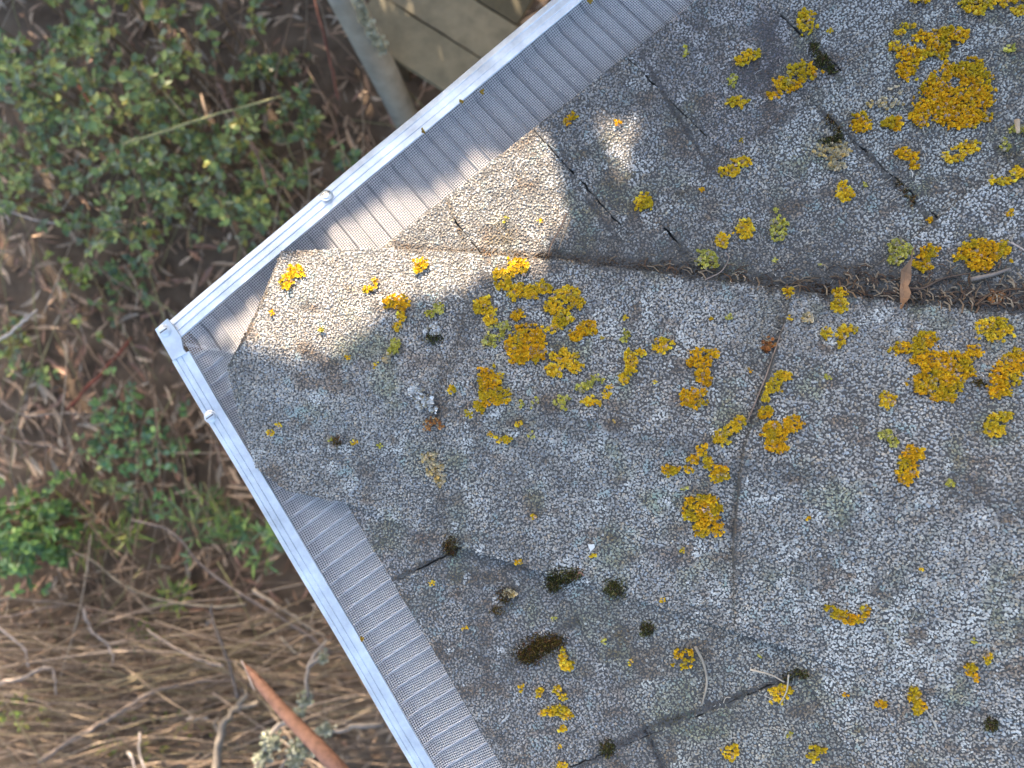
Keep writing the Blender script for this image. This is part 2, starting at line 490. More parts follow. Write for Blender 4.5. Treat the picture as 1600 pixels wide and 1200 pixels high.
for k in range(4):
    na, nb = 26, 34
    A_, B_ = np.meshgrid(np.linspace(0, 1.045, na), np.linspace(-1, 1, nb), indexing='ij')
    jr = rng.normal(0, .0016, (nb,)); A_[0] += jr
    P = cap_surface(k, A_, B_)
    V = P.reshape(-1, 3); n = len(V)
    i, j = np.meshgrid(np.arange(na - 1), np.arange(nb - 1), indexing='ij')
    q = np.stack([i * nb + j, i * nb + j + 1, (i + 1) * nb + j + 1, (i + 1) * nb + j], -1).reshape(-1, 4)
    # orientation upward
    nz = np.cross(V[q[0, 1]] - V[q[0, 0]], V[q[0, 3]] - V[q[0, 0]])[2]
    if nz < 0: q = q[:, ::-1]
    ring = list(range(nb)) + [r * nb + nb - 1 for r in range(1, na)] + [(na - 1) * nb + c for c in range(nb - 2, -1, -1)] + [r * nb for r in range(na - 2, 0, -1)]
    ring = np.array(ring); nx = np.roll(ring, -1)
    side = np.stack([ring, nx, nx + n, ring + n], -1)
    V2 = np.vstack([V, V - np.array([0, 0, .0048])])
    body = MB().add(V2 - inv, [q, q[:, ::-1] + n, side], (.10, .098, .096))
    bvh_add(V, q)
    # granules
    la = .30 if k else .21; lb = .33
    ga, gb = int(la / SP * 1.06), int(lb / SP)
    Ag, Bg = np.meshgrid((np.arange(ga) + .5) / ga * 1.01, ((np.arange(gb) + .5) / gb) * 2 - 1, indexing='ij')
    Ag = Ag.ravel() + rng.uniform(-.6, .6, Ag.size) / ga; Bg = np.clip(Bg.ravel() + rng.uniform(-1.2, 1.2, Bg.size) / gb, -1.003, 1.003)
    P = cap_surface(k, Ag, Bg); Pa = cap_surface(k, Ag + .01, Bg); Pb = cap_surface(k, Ag, Bg + .01)
    N = unit(np.cross(Pa - P, Pb - P)); N[N[:, 2] < 0] *= -1
    kp = visible(P, 150); P, N = P[kp], N[kp]
    gV, gF, gC = granules(P, N)
    body.add(gV - inv, [gF], gC)
    o = body.build('hip_cap', M['granule'], roof)

# roof deck, fascia boards below
deckU = [C2 + nU * .010 + eU * (-.0), C2 + eU * 3.2 + nU * .010, C2 + eU * 3.2 + nU * 3.0, C2 + nU * .010 + (eU * SL + eL * SU) * 0]
hipd = unit(eU + eL * 1.05)
def zp(side, W): return (SU * ((W - C2) @ nU) if side == 'U' else SL * ((W - C2) @ nL))
hipfar = C2 + hipd * 4.0
# far hip point exactly on both planes
th_a, th_b = -1.0, 1.0
for side, e, nn in (('U', eU, nU), ('L', eL, nL)):
    # hip direction solves SU*dU == SL*dL
    d = unit(nU * SU - nL * SL); hd = np.array([-d[1], d[0]])
    if hd @ (eU + eL) < 0: hd = -hd
    p0 = C2 + hd * .03; p1 = C2 + hd * 3.0
    poly = [p0, C2 + e * .03 + nn * .012, C2 + e * 3.2 + nn * .012, C2 + e * 3.2 + nn * ((p1 - C2) @ nn), p1]
    P = np.array(poly)
    if np.sum(P[:, 0] * np.roll(P[:, 1], -1) - np.roll(P[:, 0], -1) * P[:, 1]) < 0: P = P[::-1]
    zt = np.array([zp(side, q) for q in P]) - .004
    V, Fs = prism(P, zt - .012, zt)
    MB().add(V - inv, Fs, (.1, .1, .1)).build('roof_deck', M['asphalt'], roof)
    f = np.array([C2 + nn * .013 + hd * .0, C2 + nn * .013 + e * 3.2, C2 + nn * .033 + e * 3.2, C2 + nn * .033 + e * .012])
    if np.sum(f[:, 0] * np.roll(f[:, 1], -1) - np.roll(f[:, 0], -1) * f[:, 1]) < 0: f = f[::-1]
    V, Fs = prism(f, -.20, -.014)
    MB().add(V - inv, Fs).build('fascia_board', M['fascia'], roof)

house = empty('house_wall', (C2[0], C2[1], -2.6))
tag(house, 'plain rendered house walls below the overhanging roof corner', 'wall')
for side, e, nn, oe in (('U', eU, nU, eL), ('L', eL, nL, eU)):
    st = C2 + hd * .62 if side == 'U' else C2 + hd * .62 + e * .0
    a = st; b = st + e * 2.6
    f = np.array([a, b, b + nn * .2, a + nn * .2])
    if side == 'L': f = np.array([a + e * .21, b, b + nn * .2, a + nn * .2 + e * .21])
    if np.sum(f[:, 0] * np.roll(f[:, 1], -1) - np.roll(f[:, 0], -1) * f[:, 1]) < 0: f = f[::-1]
    V, Fs = prism(f, 0, 2.6 + .10)
    MB().add(V - np.array([C2[0], C2[1], 0]), Fs).build('wall', M['brick'], house)

# ---------------------------------------------------------------- gutter guards and gutters
ZF = -.016
def guard(side):
    if side == 'U':
        fi0, fi1, fo0 = at(283, 527, ZF), at(1067, -133, ZF), at(262, 497, ZF)
        e, nn, root_label = eU, nU, 'gutter guard strip with pale lilac frame and narrow ribs, sloping side above the plants'
    else:
        fi0, fi1, fo0 = at(293, 543, ZF), at(775, 1360, ZF), at(262, 553, ZF)
        e, nn, root_label = eL, nL, 'gutter guard strip with gleaming white-blue frame and broad ribs, lower roof edge'
    g = empty('gutter_guard', tuple(fi0)); org = fi0.copy()
    tag(g, root_label, 'gutter guard', 'metal mesh gutter guards along the two eaves')
    s = unit((fi1 - fi0)[:2]); Lg = np.linalg.norm((fi1 - fi0)[:2]) * 1.35
    t = np.array([s[1], -s[0]]) if side == 'U' else np.array([-s[1], s[0]])     # towards the roof
    s3, t3 = np.array([*s, 0]), np.array([*t, 0])
    W = .0225
    # frame profile (w from inner edge outwards, h)
    if side == 'U':
        prof = [(.0005, -.004), (0, .0004), (.0006, .0009), (.0070, .0004), (.0074, .0013), (.0083, .0013), (.0087, .0002), (.0150, -.0006), (.0154, .0004), (.0162, .0004), (.0166, -.0010), (.0222, -.0022), (.0230, -.0032), (.0230, -.0080)]
        prof = [(a_, b_ - max(0, a_) * .09) for a_, b_ in prof]
    else:
        prof = [(.0005, -.004), (0, .0006), (.0006, .0011), (.0085, .0009), (.0088, -.0007), (.0094, -.0007), (.0097, .0008), (.0150, .0006), (.0153, -.0010), (.0159, -.0010), (.0162, .0004), (.0205, -.0002), (.0212, -.0010), (.0212, -.0080)]
    ns = 60
    ss = np.linspace(-.004 if side == 'U' else .004, Lg, ns)
    wob = .0006 * np.sin(ss * 9 + (0 if side == 'U' else 2)) + .0003 * np.sin(ss * 31)
    V = []
    for q, sv in enumerate(ss):
        for wv, hv in prof:
            V.append(s3 * sv - t3 * (wv + wob[q]) + np.array([0, 0, hv]))
    m = len(prof); V = np.array(V)
    i, j = np.meshgrid(np.arange(ns - 1), np.arange(m - 1), indexing='ij')
    q = np.stack([i * m + j, (i + 1) * m + j, (i + 1) * m + j + 1, i * m + j + 1], -1).reshape(-1, 4)
    if side == 'L': q = q[:, ::-1]
    low = [V + 0]
    fr = MB().add(V, [q])
    # closing underside
    a = np.array([[r * m, r * m + m - 1] for r in range(ns)])
    under = np.stack([a[:-1, 0], a[:-1, 1], a[1:, 1], a[1:, 0]], -1)
    fr.add(V, [under if side == 'U' else under[:, ::-1]])
    for c in (0, ns - 1): fr.add(V[c * m:(c + 1) * m], [np.array([list(range(m))])])
    fr.build('frame', M['frame'], g)
    # wire mesh ----------------------------------------------------
    eave = lambda p: (p - C2) @ nn            # plan distance inside the eave
    RP = .0163                                 # rib spacing
    pch = .00235
    s0, s1 = (-.02, Lg) if side == 'U' else (-.03, Lg)
    NS = int((s1 - s0) / pch); NT = 39
    Sg = s0 + np.arange(NS + 1) * pch; Tg = np.arange(NT + 1) * pch
    Sm, Tm = np.meshgrid(Sg, Tg, indexing='ij')
    XY = org[:2] + Sm[..., None] * s + Tm[..., None] * t
    inside = (XY - C2) @ nn                   # negative outside eave
    total = Tm - inside                        # distance from the frame to the eave
    crease = .0115
    f = np.clip((Tm - crease) / (total - crease), 0, 1.25)
    Z = ZF - .0015 + (.0145) * f - .003 * np.clip(Tm / crease, 0, 1) * (1 - np.clip(f, 0, 1))
    skew = Sm + (.0 if side == 'U' else .12 * Tm)
    ph = (skew / RP) % 1.0
    if side == 'U': rib = np.clip(1 - np.abs(ph - .5) / .17, 0, 1) * -.0012
    else: rib = np.where(ph < .8, ph / .8, (1 - ph) / .2) ** 1.3 * .0022
    amp = np.clip(Tm / .004, .15, 1)
    Z = Z + rib * amp + .0004 * np.sin(Sm * 40)
    if side == 'U':                            # mitre where the two strips meet
        keep = Sm > -.002 + Tm * (-.58) * 0 + (Tm) * .0
    P = np.concatenate([XY, Z[..., None]], -1)
    px, py = to_px(P.reshape(-1, 3)); px = px.reshape(Sm.shape); py = py.reshape(Sm.shape)
    mit = 541 + (px - 285) * .16              # mitre line in plan, from the corner of the frame inwards
    ok = (inside < .016) & ((py < mit) if side == 'U' else (py > mit - 7))
    P = P - org
    r = .00033
    mb = MB()
    col = np.array([.62, .61, .63])
    def wires(A, Bp, kk):
        A, Bp = A[kk], Bp[kk]; n = len(A)
        if n == 0: return
        d = unit(Bp - A); up = np.array([0, 0, 1.0]); sd = unit(np.cross(d, np.broadcast_to(up, d.shape)))
        V = np.zeros((n, 6, 3))
        for e_, Q in ((0, A), (3, Bp)):
            V[:, e_] = Q + sd * r; V[:, e_ + 1] = Q + up * r * 1.1; V[:, e_ + 2] = Q - sd * r
        base = np.array([(0, 3, 4, 1), (1, 4, 5, 2), (2, 5, 3, 0)])
        mb.add(V.reshape(-1, 3), [(np.arange(n)[:, None, None] * 6 + base).reshape(-1, 4)], (1, 1, 1))
    ov = .00022 * (((np.arange(NS + 1)[:, None] + np.arange(NT + 1)[None]) % 2) * 2 - 1)
    Pa = P.copy(); Pa[..., 2] += ov; Pb = P.copy(); Pb[..., 2] -= ov
    wires(Pa[:-1].reshape(-1, 3), Pa[1:].reshape(-1, 3), (ok[:-1] & ok[1:]).ravel())
    wires(Pb[:, :-1].reshape(-1, 3), Pb[:, 1:].reshape(-1, 3), (ok[:, :-1] & ok[:, 1:]).ravel())
    o = mb.build('wire_mesh', M['wire'], g); o['kind'] = 'stuff'
    # pressed ribs, each a folded strip running from the frame up to the shingles
    for k in range(int(s0 / RP) - 1, int(s1 / RP) + 9):
        tt = np.linspace(.0005, .095, 28)
        sv = (k + (.5 if side == 'U' else .86)) * RP - (0 if side == 'U' else .12) * tt + .0004 * math.sin(k * 2.3)
        xy = org[:2] + sv[:, None] * s + tt[:, None] * t
        ins_ = (xy - C2) @ nn; tot_ = tt - ins_
        f_ = np.clip((tt - crease) / (tot_ - crease), 0, 1.25)
        z_ = ZF - .0015 + .0145 * f_ - .003 * np.clip(tt / crease, 0, 1) * (1 - np.clip(f_, 0, 1)) + .0004 * np.sin(sv * 40)
        pp = np.c_[xy, z_]; ppx, ppy = to_px(pp); mi = 541 + (ppx - 285) * .16
        kk = (ins_ < .008) & ((ppy < mi - 1) if side == 'U' else (ppy > mi + 4)) & (sv > s0) & (sv < s1)
        if kk.sum() < 4 or not visible(pp[kk], 500).any(): continue
        pp = pp[kk] - org; m_ = len(pp)
        if side == 'U': prof_ = [(-.0011, -.0004), (-.0003, .0018), (.0001, .0019), (.0003, -.0018), (.0013, -.0030)]
        else: prof_ = [(-.0014, .0012), (-.0006, .0021), (-.0001, .0021), (.0002, -.0004), (.0014, -.0026)]
        grow_ = np.clip((tt[kk] - tt[kk][0]) / .010, .25, 1)
        V = np.array([[q_ + s3 * a_ * g_ + np.array([0, 0, b_ * g_]) for a_, b_ in prof_] for q_, g_ in zip(pp, grow_)]).reshape(-1, 3)
        np_ = len(prof_); i_, j_ = np.meshgrid(np.arange(m_ - 1), np.arange(np_ - 1), indexing='ij')
        q_ = np.stack([i_ * np_ + j_, i_ * np_ + j_ + 1, (i_ + 1) * np_ + j_ + 1, (i_ + 1) * np_ + j_], -1).reshape(-1, 4)
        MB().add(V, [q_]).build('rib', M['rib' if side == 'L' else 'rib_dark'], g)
    return g, org, s3, t3

gU, oU, sU3, tU3 = guard('U')
gL, oL, sL3, tL3 = guard('L')

def dome(r, h, n=20, slot=True, rings=5):
    """pan screw head with slot"""
    V = []; F_ = []
    for q in range(rings + 1):
        a = q / rings * math.pi / 2
        rr = r * math.cos(a) ** .8 if q < rings else 0; zz = h * math.sin(a)
        for k in range(n): V.append((rr * math.cos(k * 2 * math.pi / n), rr * math.sin(k * 2 * math.pi / n), zz))
    for q in range(rings):
        for k in range(n): F_.append((q * n + k, q * n + (k + 1) % n, (q + 1) * n + (k + 1) % n, (q + 1) * n + k))
    return np.array(V), [np.array(F_)]

def screw(px, py, z, parent, tilt=(0, 0)):
    p = at(px, py, z)
    V, Fs = dome(.0058, .0024)
    # washer rim
    Vw, Fw = dome(.0070, .0008)
    ty, tx = tilt
    R = np.array([[1, 0, ty], [0, 1, tx], [-ty, -tx, 1]])
    po = np.array(parent.location)
    mb = MB().add((V @ R.T) + p - po + np.array([0, 0, .0004]), Fs).add((Vw @ R.T) + p - po, Fw)
    o = mb.build('screw', M['screw'], parent, smooth=True)
    V, Fs = box(-.0042, .0042, -.0006, .0006, .0016, .0029)
    a = .6; V = np.array(V) @ np.array([[math.cos(a), math.sin(a), 0], [-math.sin(a), math.cos(a), 0], [0, 0, 1]])
    s_ = MB().add((V @ R.T) + p - po, Fs).build('screw_slot', M['asphalt'], o)
    return o

# corner piece: folded tab that ties both frames together
cp = [(243, 515), (262, 498), (270, 508), (283, 526), (287, 545), (292, 552), (270, 563), (262, 549)]
V = np.array([at(x, y, ZF + .0018)[:2] for x, y in cp])
if np.sum(V[:, 0] * np.roll(V[:, 1], -1) - np.roll(V[:, 0], -1) * V[:, 1]) < 0: V = V[::-1]
Vp, Fp = prism(V - oL[:2], .0, .0026)
Vp[:, 2] += 0.0006
V2, F2 = prism([(a_ * .72, b_ * .72) for a_, b_ in (V - V.mean(0))], 0, .0012); V2[:, :2] += V.mean(0) - oL[:2]; V2[:, 2] += .0024
MB().add(Vp, Fp).build('corner_bracket', M['frame'], gL)
screw(257, 517, ZF + .0036, gL)
screw(329, 651, ZF + .0010, gL)
screw(510, 305, ZF - .0002, gU, (-.05, .62))

for side, e, nn, g_or, s3, t3, lab in (('U', eU, nU, oU, sU3, tU3, 'pale metal gutter trough under the narrow-ribbed guard strip'),
                                       ('L', eL, nL, oL, sL3, tL3, 'pale metal gutter trough under the broad-ribbed guard strip')):
    L0 = .0
    def P2(sv, tv): return g_or[:2] + s3[:2] * sv + t3[:2] * tv
    g = empty('gutter', (g_or[0], g_or[1], -.12)); tag(g, lab, 'gutter', 'gutters below the eaves')
    # U shaped channel: outer wall, floor, inner wall (against the fascia)
    def strip(t0, t1, z0, z1, name, far=2.2):
        wd = []
        for sv, k in ((0, 0), (far, 1)):
            for tv in (t0, t1): wd.append(P2(sv if side == 'U' else sv, tv))
        # inner side follows the eave line, which is not quite parallel
        poly = [P2(-.0, t0), P2(far, t0), P2(far, t1), P2(-.0, t1)]
        A = np.array(poly)
        if np.sum(A[:, 0] * np.roll(A[:, 1], -1) - np.roll(A[:, 0], -1) * A[:, 1]) < 0: A = A[::-1]
        V, Fs = prism(A, z0, z1); V = V - np.array([g_or[0], g_or[1], -.12])
        MB().add(V, Fs).build(name, M['trough'], g)
    strip(-.0185, -.0165, -.058, ZF - .005, 'outer_wall')
    strip(-.0165, .066, -.060, -.058, 'floor_plate')
    strip(.058, .068, -.044, -.040, 'inner_ledge')

# ---------------------------------------------------------------- ray helper onto the roof
bvh = BVHTree.FromPolygons(BVH_V, BVH_F)
CAMP = Vector((0, 0, H))
def hit(px, py):
    d = Vector(tuple(at(px, py, 0))) - CAMP; d.normalize()
    loc, n, i, dist = bvh.ray_cast(CAMP, d)
    if loc is None: return None, None
    n = np.array(n)
    if n[2] < 0: n = -n
    return np.array(loc), n

# ---------------------------------------------------------------- lichens
LC = dict(o=[(.57, .345, .014), (.62, .395, .018), (.52, .29, .014)], y=[(.62, .42, .022), (.56, .38, .02), (.66, .48, .05)],
          g=[(.42, .37, .05), (.36, .34, .07), (.5, .46, .12)], p=[(.46, .34, .12), (.42, .36, .20), (.50, .42, .26)],
          w=[(.52, .53, .48), (.6, .6, .52), (.42, .42, .36)], r=[(.34, .14, .04), (.42, .22, .07), (.25, .12, .05)])
def lobes(mb, P, N, size, cols):
    n = len(P); k = 7
    ref = np.array([[1.0, 0, 0]])
    A = unit(np.cross(N, np.broadcast_to(ref, N.shape))); B = np.cross(N, A)
    a0 = rng.random(n) * 2 * math.pi
    tx, ty = rng.normal(0, .55, n), rng.normal(0, .55, n)
    V = np.zeros((n, 2 * k + 1, 3))
    V[:, 0] = P + N * .0003
    zoff = rng.uniform(.0002, .0016, n)
    for q in range(k):
        th = a0 + q * 2 * math.pi / k
        for ring, (rr, hh) in enumerate(((.50, .15), (1.0, .85))):
            r_ = size * rr * rng.uniform(.6, 1.3, n)
            cu = size * hh * rng.uniform(.1, 1.0, n)
            x, y = np.cos(th) * r_, np.sin(th) * r_
            V[:, 1 + ring * k + q] = P + A * x[:, None] + B * y[:, None] + N * (cu + zoff + np.abs(x * tx + y * ty))[:, None]
    F3 = np.array([(0, 1 + q, 1 + (q + 1) % k) for q in range(k)])
    F4 = np.array([(1 + q, 1 + k + q, 1 + k + (q + 1) % k, 1 + (q + 1) % k) for q in range(k)])
    off = np.arange(n)[:, None, None] * (2 * k + 1)
    c = np.repeat(cols[:, None], 2 * k + 1, axis=1).copy()
    c[:, 0] *= .75; c[:, 1 + k:] *= rng.uniform(.95, 1.12, (n, k, 1))
    mb.add(V.reshape(-1, 3), [(off + F3).reshape(-1, 3), (off + F4).reshape(-1, 4)], np.clip(c.reshape(-1, 3), 0, .9))

def lichen(kind, blobs, label=None, dens=1.0, holes=(), scale=1.0, group=None, seed=[0]):
    seed[0] += 1
    x0 = min(b[0] - b[2] for b in blobs) - 6; x1 = max(b[0] + b[2] for b in blobs) + 6
    y0 = min(b[1] - b[3] for b in blobs) - 6; y1 = max(b[1] + b[3] for b in blobs) + 6
    st = 2.7
    gx, gy = np.meshgrid(np.arange(x0, x1, st), np.arange(y0, y1, st)); gx = gx.ravel(); gy = gy.ravel()
    gx = gx + rng.uniform(-1.6, 1.6, gx.size); gy = gy + rng.uniform(-1.8, 1.8, gy.size)
    d = np.full(gx.shape, 9.0)
    for bx, by, rx, ry in blobs: d = np.minimum(d, np.hypot((gx - bx) / rx, (gy - by) / ry))
    rmin = min(max(b[2], b[3]) for b in blobs)
    d0 = d.copy()
    d = d + (fbm(gx / 9, gy / 9, 50 + seed[0], 2) - .5) * .85 + (fbm(gx / 3.5, gy / 3.5, 90 + seed[0], 1) - .5) * .5
    k = d < 1.0
    if dens >= 1: k &= fbm(gx / 4.5, gy / 4.5, 210 + seed[0], 2) > .27
    for hx, hy, hr in holes: k &= np.hypot(gx - hx, gy - hy) > hr * (1 + .5 * (fbm(gx / 6, gy / 6, 7) - .5))
    if dens < 1: k &= (fbm(gx / 7, gy / 7, 130 + seed[0], 2) < dens * .62 + .16) & (rng.random(gx.size) < .5 + .5 * dens)
    gx, gy, d0 = gx[k], gy[k], d0[k]
    P, N, keep = [], [], []
    for i, (a, b) in enumerate(zip(gx, gy)):
        p, n = hit(a, b)
        if p is not None: P.append(p); N.append(n); keep.append(i)
    if len(P) < 3: return None
    P, N = np.array(P), np.array(N); d0 = d0[keep]
    pal = np.array(LC[kind]) * np.array([1.42, 1.42, 1.6]); c = pal[rng.integers(0, len(pal), len(P))] * rng.uniform(.65, 1.2, (len(P), 1))
    if kind in 'oy':
        inner = np.clip(1 - d0 * 1.15, 0, 1)[:, None] * .4        # older orange-brown centre, fresher yellow rim
        c = c * (1 - inner) + np.array([.66, .36, .02]) * inner * (1 if kind == 'o' else 1.15)
        dead = rng.random(len(P)) < (.05 + .07 * (d0 < .6)); c[dead] = np.array([.60, .46, .36]) * rng.uniform(.6, 1.1, (dead.sum(), 1))
        gr = np.clip((fbm(gx[keep] / 22, gy[keep] / 22, 77) - .5) * 4, 0, .7)[:, None]
        c = c * (1 - gr) + np.array([.50, .40, .03]) * gr
    else:
        bits = rng.random(len(P)) < .2; c[bits] = np.array([.45, .40, .30])
    z = H - P[:, 2].mean()
    size = np.full(len(P), 2.45 / F * z * scale) * rng.uniform(.7, 1.3, len(P))
    if rmin < 7: size *= .8
    cen = P.mean(0)
    mb = MB(); lobes(mb, P - cen + N * .0012, N, size, c)
    o = mb.build('lichen', M['lichen'])
    o.location = tuple(cen)
    tag(o, label or 'tiny yellow lichen fleck on the grey shingle granules', 'lichen', group or ('tiny lichen flecks on the roof' if not label else 'lichen rosettes on the roof'))
    return o

R_ = lambda k, b, l, **kw: lichen(k, b, l, **kw)
# on the first hip cap, at the roof corner
R_('y', [(462, 425, 14, 10), (452, 440, 11, 13)], 'bright yellow sunlit lichen at the outermost top edge of the first hip cap')
R_('y', [(658, 413, 12, 9), (652, 422, 8, 6)], 'small lemon yellow lichen in full sun, alone on pale granules of the first cap', dens=.9)
R_('y', [(588, 440, 6, 7), (577, 452, 11, 6)], 'thin broken yellow lichen in the sun between two stronger patches', dens=.75)
R_('o', [(615, 473, 16, 10), (632, 474, 8, 12)], 'orange yellow lichen cut by the edge of the sun patch')
R_('y', [(629, 496, 6, 11), (622, 512, 7, 7)], 'narrow tail of mustard lichen trailing below the sun-cut patch')
R_('g', [(684, 484, 10, 9), (673, 491, 9, 6)], 'olive yellow lichen lying just above the charred white lichen on the first cap', dens=.95)
R_('g', [(620, 540, 8, 10), (616, 552, 9, 6)], 'olive lichen lobe with a dead pale tail on the shaded first cap')
R_('p', [(607, 562, 8, 6)], 'dead pale remnant below the olive lichen lobe', dens=.7)
R_('w', [(677, 518, 12, 9)], 'whitish lichen crust over a black charred spot', dens=.8)
R_('w', [(650, 610, 11, 10), (664, 626, 14, 11), (676, 638, 7, 6)], 'largest whitish lichen clump, on the joint of the first two caps', dens=.9)
R_('r', [(675, 655, 15, 7), (668, 665, 7, 8), (690, 664, 6, 5)], 'rust brown lichen just under the whitish clump', dens=.9)
R_('p', [(672, 714, 12, 11), (682, 732, 13, 14), (690, 748, 9, 10)], 'dull tan yellow oval lichen at the joint of the first two caps', dens=.9)
# on the second hip cap
R_('y', [(812, 418, 16, 14), (786, 440, 16, 17), (800, 428, 10, 10)], 'double yellow lichen touching the sun at the upper edge of the second cap')
R_('y', [(812, 458, 18, 13), (832, 460, 12, 11)], 'mustard lichen attached under the double sunlit one')
R_('y', [(851, 452, 12, 10), (890, 460, 22, 11), (868, 480, 14, 16), (878, 500, 14, 14), (866, 514, 14, 7), (898, 470, 14, 14)], 'large boot shaped mustard lichen on the second cap')
R_('y', [(756, 478, 17, 12), (766, 494, 11, 14)], 'hook shaped mustard lichen beside the joint of the second cap')
R_('g', [(778, 518, 20, 14), (765, 535, 12, 12)], 'ring of thin olive yellow lichen with granules in its centre', holes=[(775, 519, 7)], dens=.95)
R_('o', [(824, 535, 30, 24), (812, 552, 20, 18), (838, 552, 18, 18)], 'round dense orange lichen, biggest of the second cap')
R_('y', [(885, 563, 22, 14), (868, 578, 16, 14), (898, 574, 12, 9)], 'mustard lichen crescent right below the boot shaped one', holes=[(884, 583, 7)])
R_('o', [(915, 515, 18, 10), (900, 525, 10, 9)], 'small tilted orange lichen oval next to the boot shaped one')
R_('o', [(810, 493, 8, 8)], 'lone small orange dot of lichen ringed by big patches')
R_('o', [(760, 590, 13, 16), (768, 606, 14, 12), (780, 622, 18, 12), (752, 633, 9, 9), (758, 612, 10, 16)], 'orange lichen shaped like a letter k')
R_('y', [(780, 591, 7, 8)], 'small yellow lobe at the shoulder of the letter k shaped lichen')
R_('y', [(707, 610, 7, 7)], 'small yellow spot between the white clump and the letter k lichen')
R_('g', [(832, 628, 9, 11), (815, 630, 5, 6)], 'faint scattered lichen crumbs in the middle of the second cap', dens=.6)
R_('g', [(880, 630, 20, 9)], 'faint olive smear of lichen on the fold of the second cap', dens=.65)
R_('g', [(912, 607, 14, 8), (935, 594, 11, 6)], 'broken olive arc of lichen, uppermost of three on the fold', dens=.8)
R_('y', [(925, 630, 14, 7)], 'short yellow bar of lichen below the broken olive arc', dens=.8)
R_('y', [(985, 568, 9, 20), (1001, 552, 8, 5), (976, 594, 7, 11)], 'long narrow upright mustard lichen on the second cap')
R_('y', [(1037, 542, 15, 11)], 'yellow lichen ring to the side of the long narrow one', dens=.9)
R_('g', [(976, 526, 7, 10)], 'small pale olive lichen above the long narrow one', dens=.85)
R_('y', [(953, 606, 5, 6), (948, 619, 7, 6)], 'pair of little yellow lobes on the fold', dens=.9)
R_('o', [(1102, 556, 22, 10), (1092, 568, 18, 12), (1098, 592, 12, 16), (1084, 624, 19, 17)], 'tall orange lichen shaped like a figure eight')
R_('o', [(1097, 702, 9, 8), (1085, 716, 9, 7), (1107, 720, 9, 8), (1075, 731, 7, 6)], 'orange speckled lichen cluster near the cap joint, middle one', dens=.92)
R_('o', [(1048, 733, 13, 9)], 'orange speckled lichen cluster farthest from the cap joint', dens=.9)
R_('o', [(1124, 738, 14, 12)], 'orange speckled lichen cluster closest to the third cap', dens=.9)
R_('o', [(1100, 795, 29, 22), (1104, 820, 24, 16)], 'big frayed orange lichen below the three speckled clusters')
R_('y', [(790, 685, 15, 5)], 'thin orange dash of lichen on the sunward middle cap', dens=.8)
# along the joint, and on the third hip cap
R_('r', [(1198, 540, 10, 12)], 'brown and gold lichen tucked against the end of the third cap', dens=.95)
R_('y', [(1222, 590, 14, 9), (1207, 606, 13, 11), (1193, 622, 8, 8)], 'slanted yellow lichen on the front edge of the third cap')
R_('o', [(1196, 646, 12, 10), (1238, 662, 15, 12), (1205, 672, 16, 16), (1212, 695, 15, 14), (1226, 675, 10, 8)], 'branched orange lichen with a hooked arm on the third cap')
R_('y', [(1156, 660, 11, 10), (1128, 682, 13, 13), (1142, 672, 10, 9)], 'shaded dark gold lichen wedge under the third cap edge')
R_('p', [(1262, 498, 8, 10)], 'small cream lichen near the front of the third cap', dens=.9)
R_('y', [(1312, 459, 13, 6), (1310, 478, 12, 11)], 'yellow lichen shaped like a figure five on the ridge edge')
R_('y', [(1290, 524, 9, 9), (1322, 520, 16, 7), (1312, 536, 8, 10)], 'patchy yellow lichen fragments in the middle of the third cap', dens=.75)
R_('o', [(1412, 546, 22, 9), (1445, 535, 18, 14), (1480, 572, 44, 20), (1460, 600, 38, 18), (1470, 618, 22, 12), (1520, 552, 14, 10), (1440, 560, 18, 14)], 'giant sprawling orange lichen with three arms on the third cap', holes=[(1463, 603, 4)])
R_('y', [(1553, 516, 28, 17)], 'rounded yellow lichen above the gap of two giants')
R_('o', [(1590, 565, 22, 18), (1570, 585, 24, 18), (1560, 608, 16, 18)], 'tall orange lichen cut by the picture border on the third cap')
R_('y', [(1388, 627, 16, 12)], 'small star shaped yellow lichen below the giant')
R_('g', [(1383, 680, 11, 8), (1394, 690, 8, 8)], 'greenish lichen wedge halfway down the third cap', dens=.95)
R_('o', [(1425, 710, 15, 12), (1416, 735, 16, 20)], 'upright orange lichen with a pale shredded side')
R_('y', [(1562, 652, 20, 8), (1550, 672, 15, 12)], 'yellow lichen shaped like a bow tie on the third cap', dens=.95)
R_('g', [(1482, 755, 9, 6)], 'bright green lichen dot on the third cap')
R_('o', [(1295, 946, 9, 5), (1312, 957, 13, 7), (1332, 964, 17, 8), (1352, 952, 8, 10)], 'orange lichen smile shaped like a shallow bowl')
R_('y', [(1218, 1080, 18, 14)], 'yellow lichen with a dry grass blade lying over it', dens=.95)
R_('o', [(1426, 1080, 9, 12), (1434, 1100, 10, 13)], 'upright orange lichen by a thin pale root in the lower corner')
R_('o', [(1514, 1040, 8, 10), (1524, 1054, 6, 8)], 'orange lichen with a cream tip low on the third cap')
R_('y', [(1543, 1023, 7, 8)], 'little round neighbour of the cream-tipped lichen', dens=.9)
R_('o', [(1375, 1097, 9, 6)], 'small flat orange lichen beside the white crust')
R_('y', [(1143, 1172, 12, 12)], 'yellow lichen near the bottom border, closer to the kinked joint', dens=.9)
R_('y', [(1275, 1173, 14, 11)], 'yellow lichen near the bottom border on the brownish stain', dens=.9)
R_('o', [(1068, 1025, 20, 15)], 'faint crumbling orange lichen inside a curved dead grass blade', dens=.65)
R_('y', [(880, 1022, 6, 12), (887, 1038, 10, 8)], 'yellow lichen tucked against the largest moss cushion', dens=.9)
R_('y', [(845, 1082, 6, 10)], 'upright dash in the lowest group of yellow lichens')
R_('y', [(872, 1074, 6, 7), (882, 1086, 8, 6)], 'slanting yellow lichen in the lowest group')
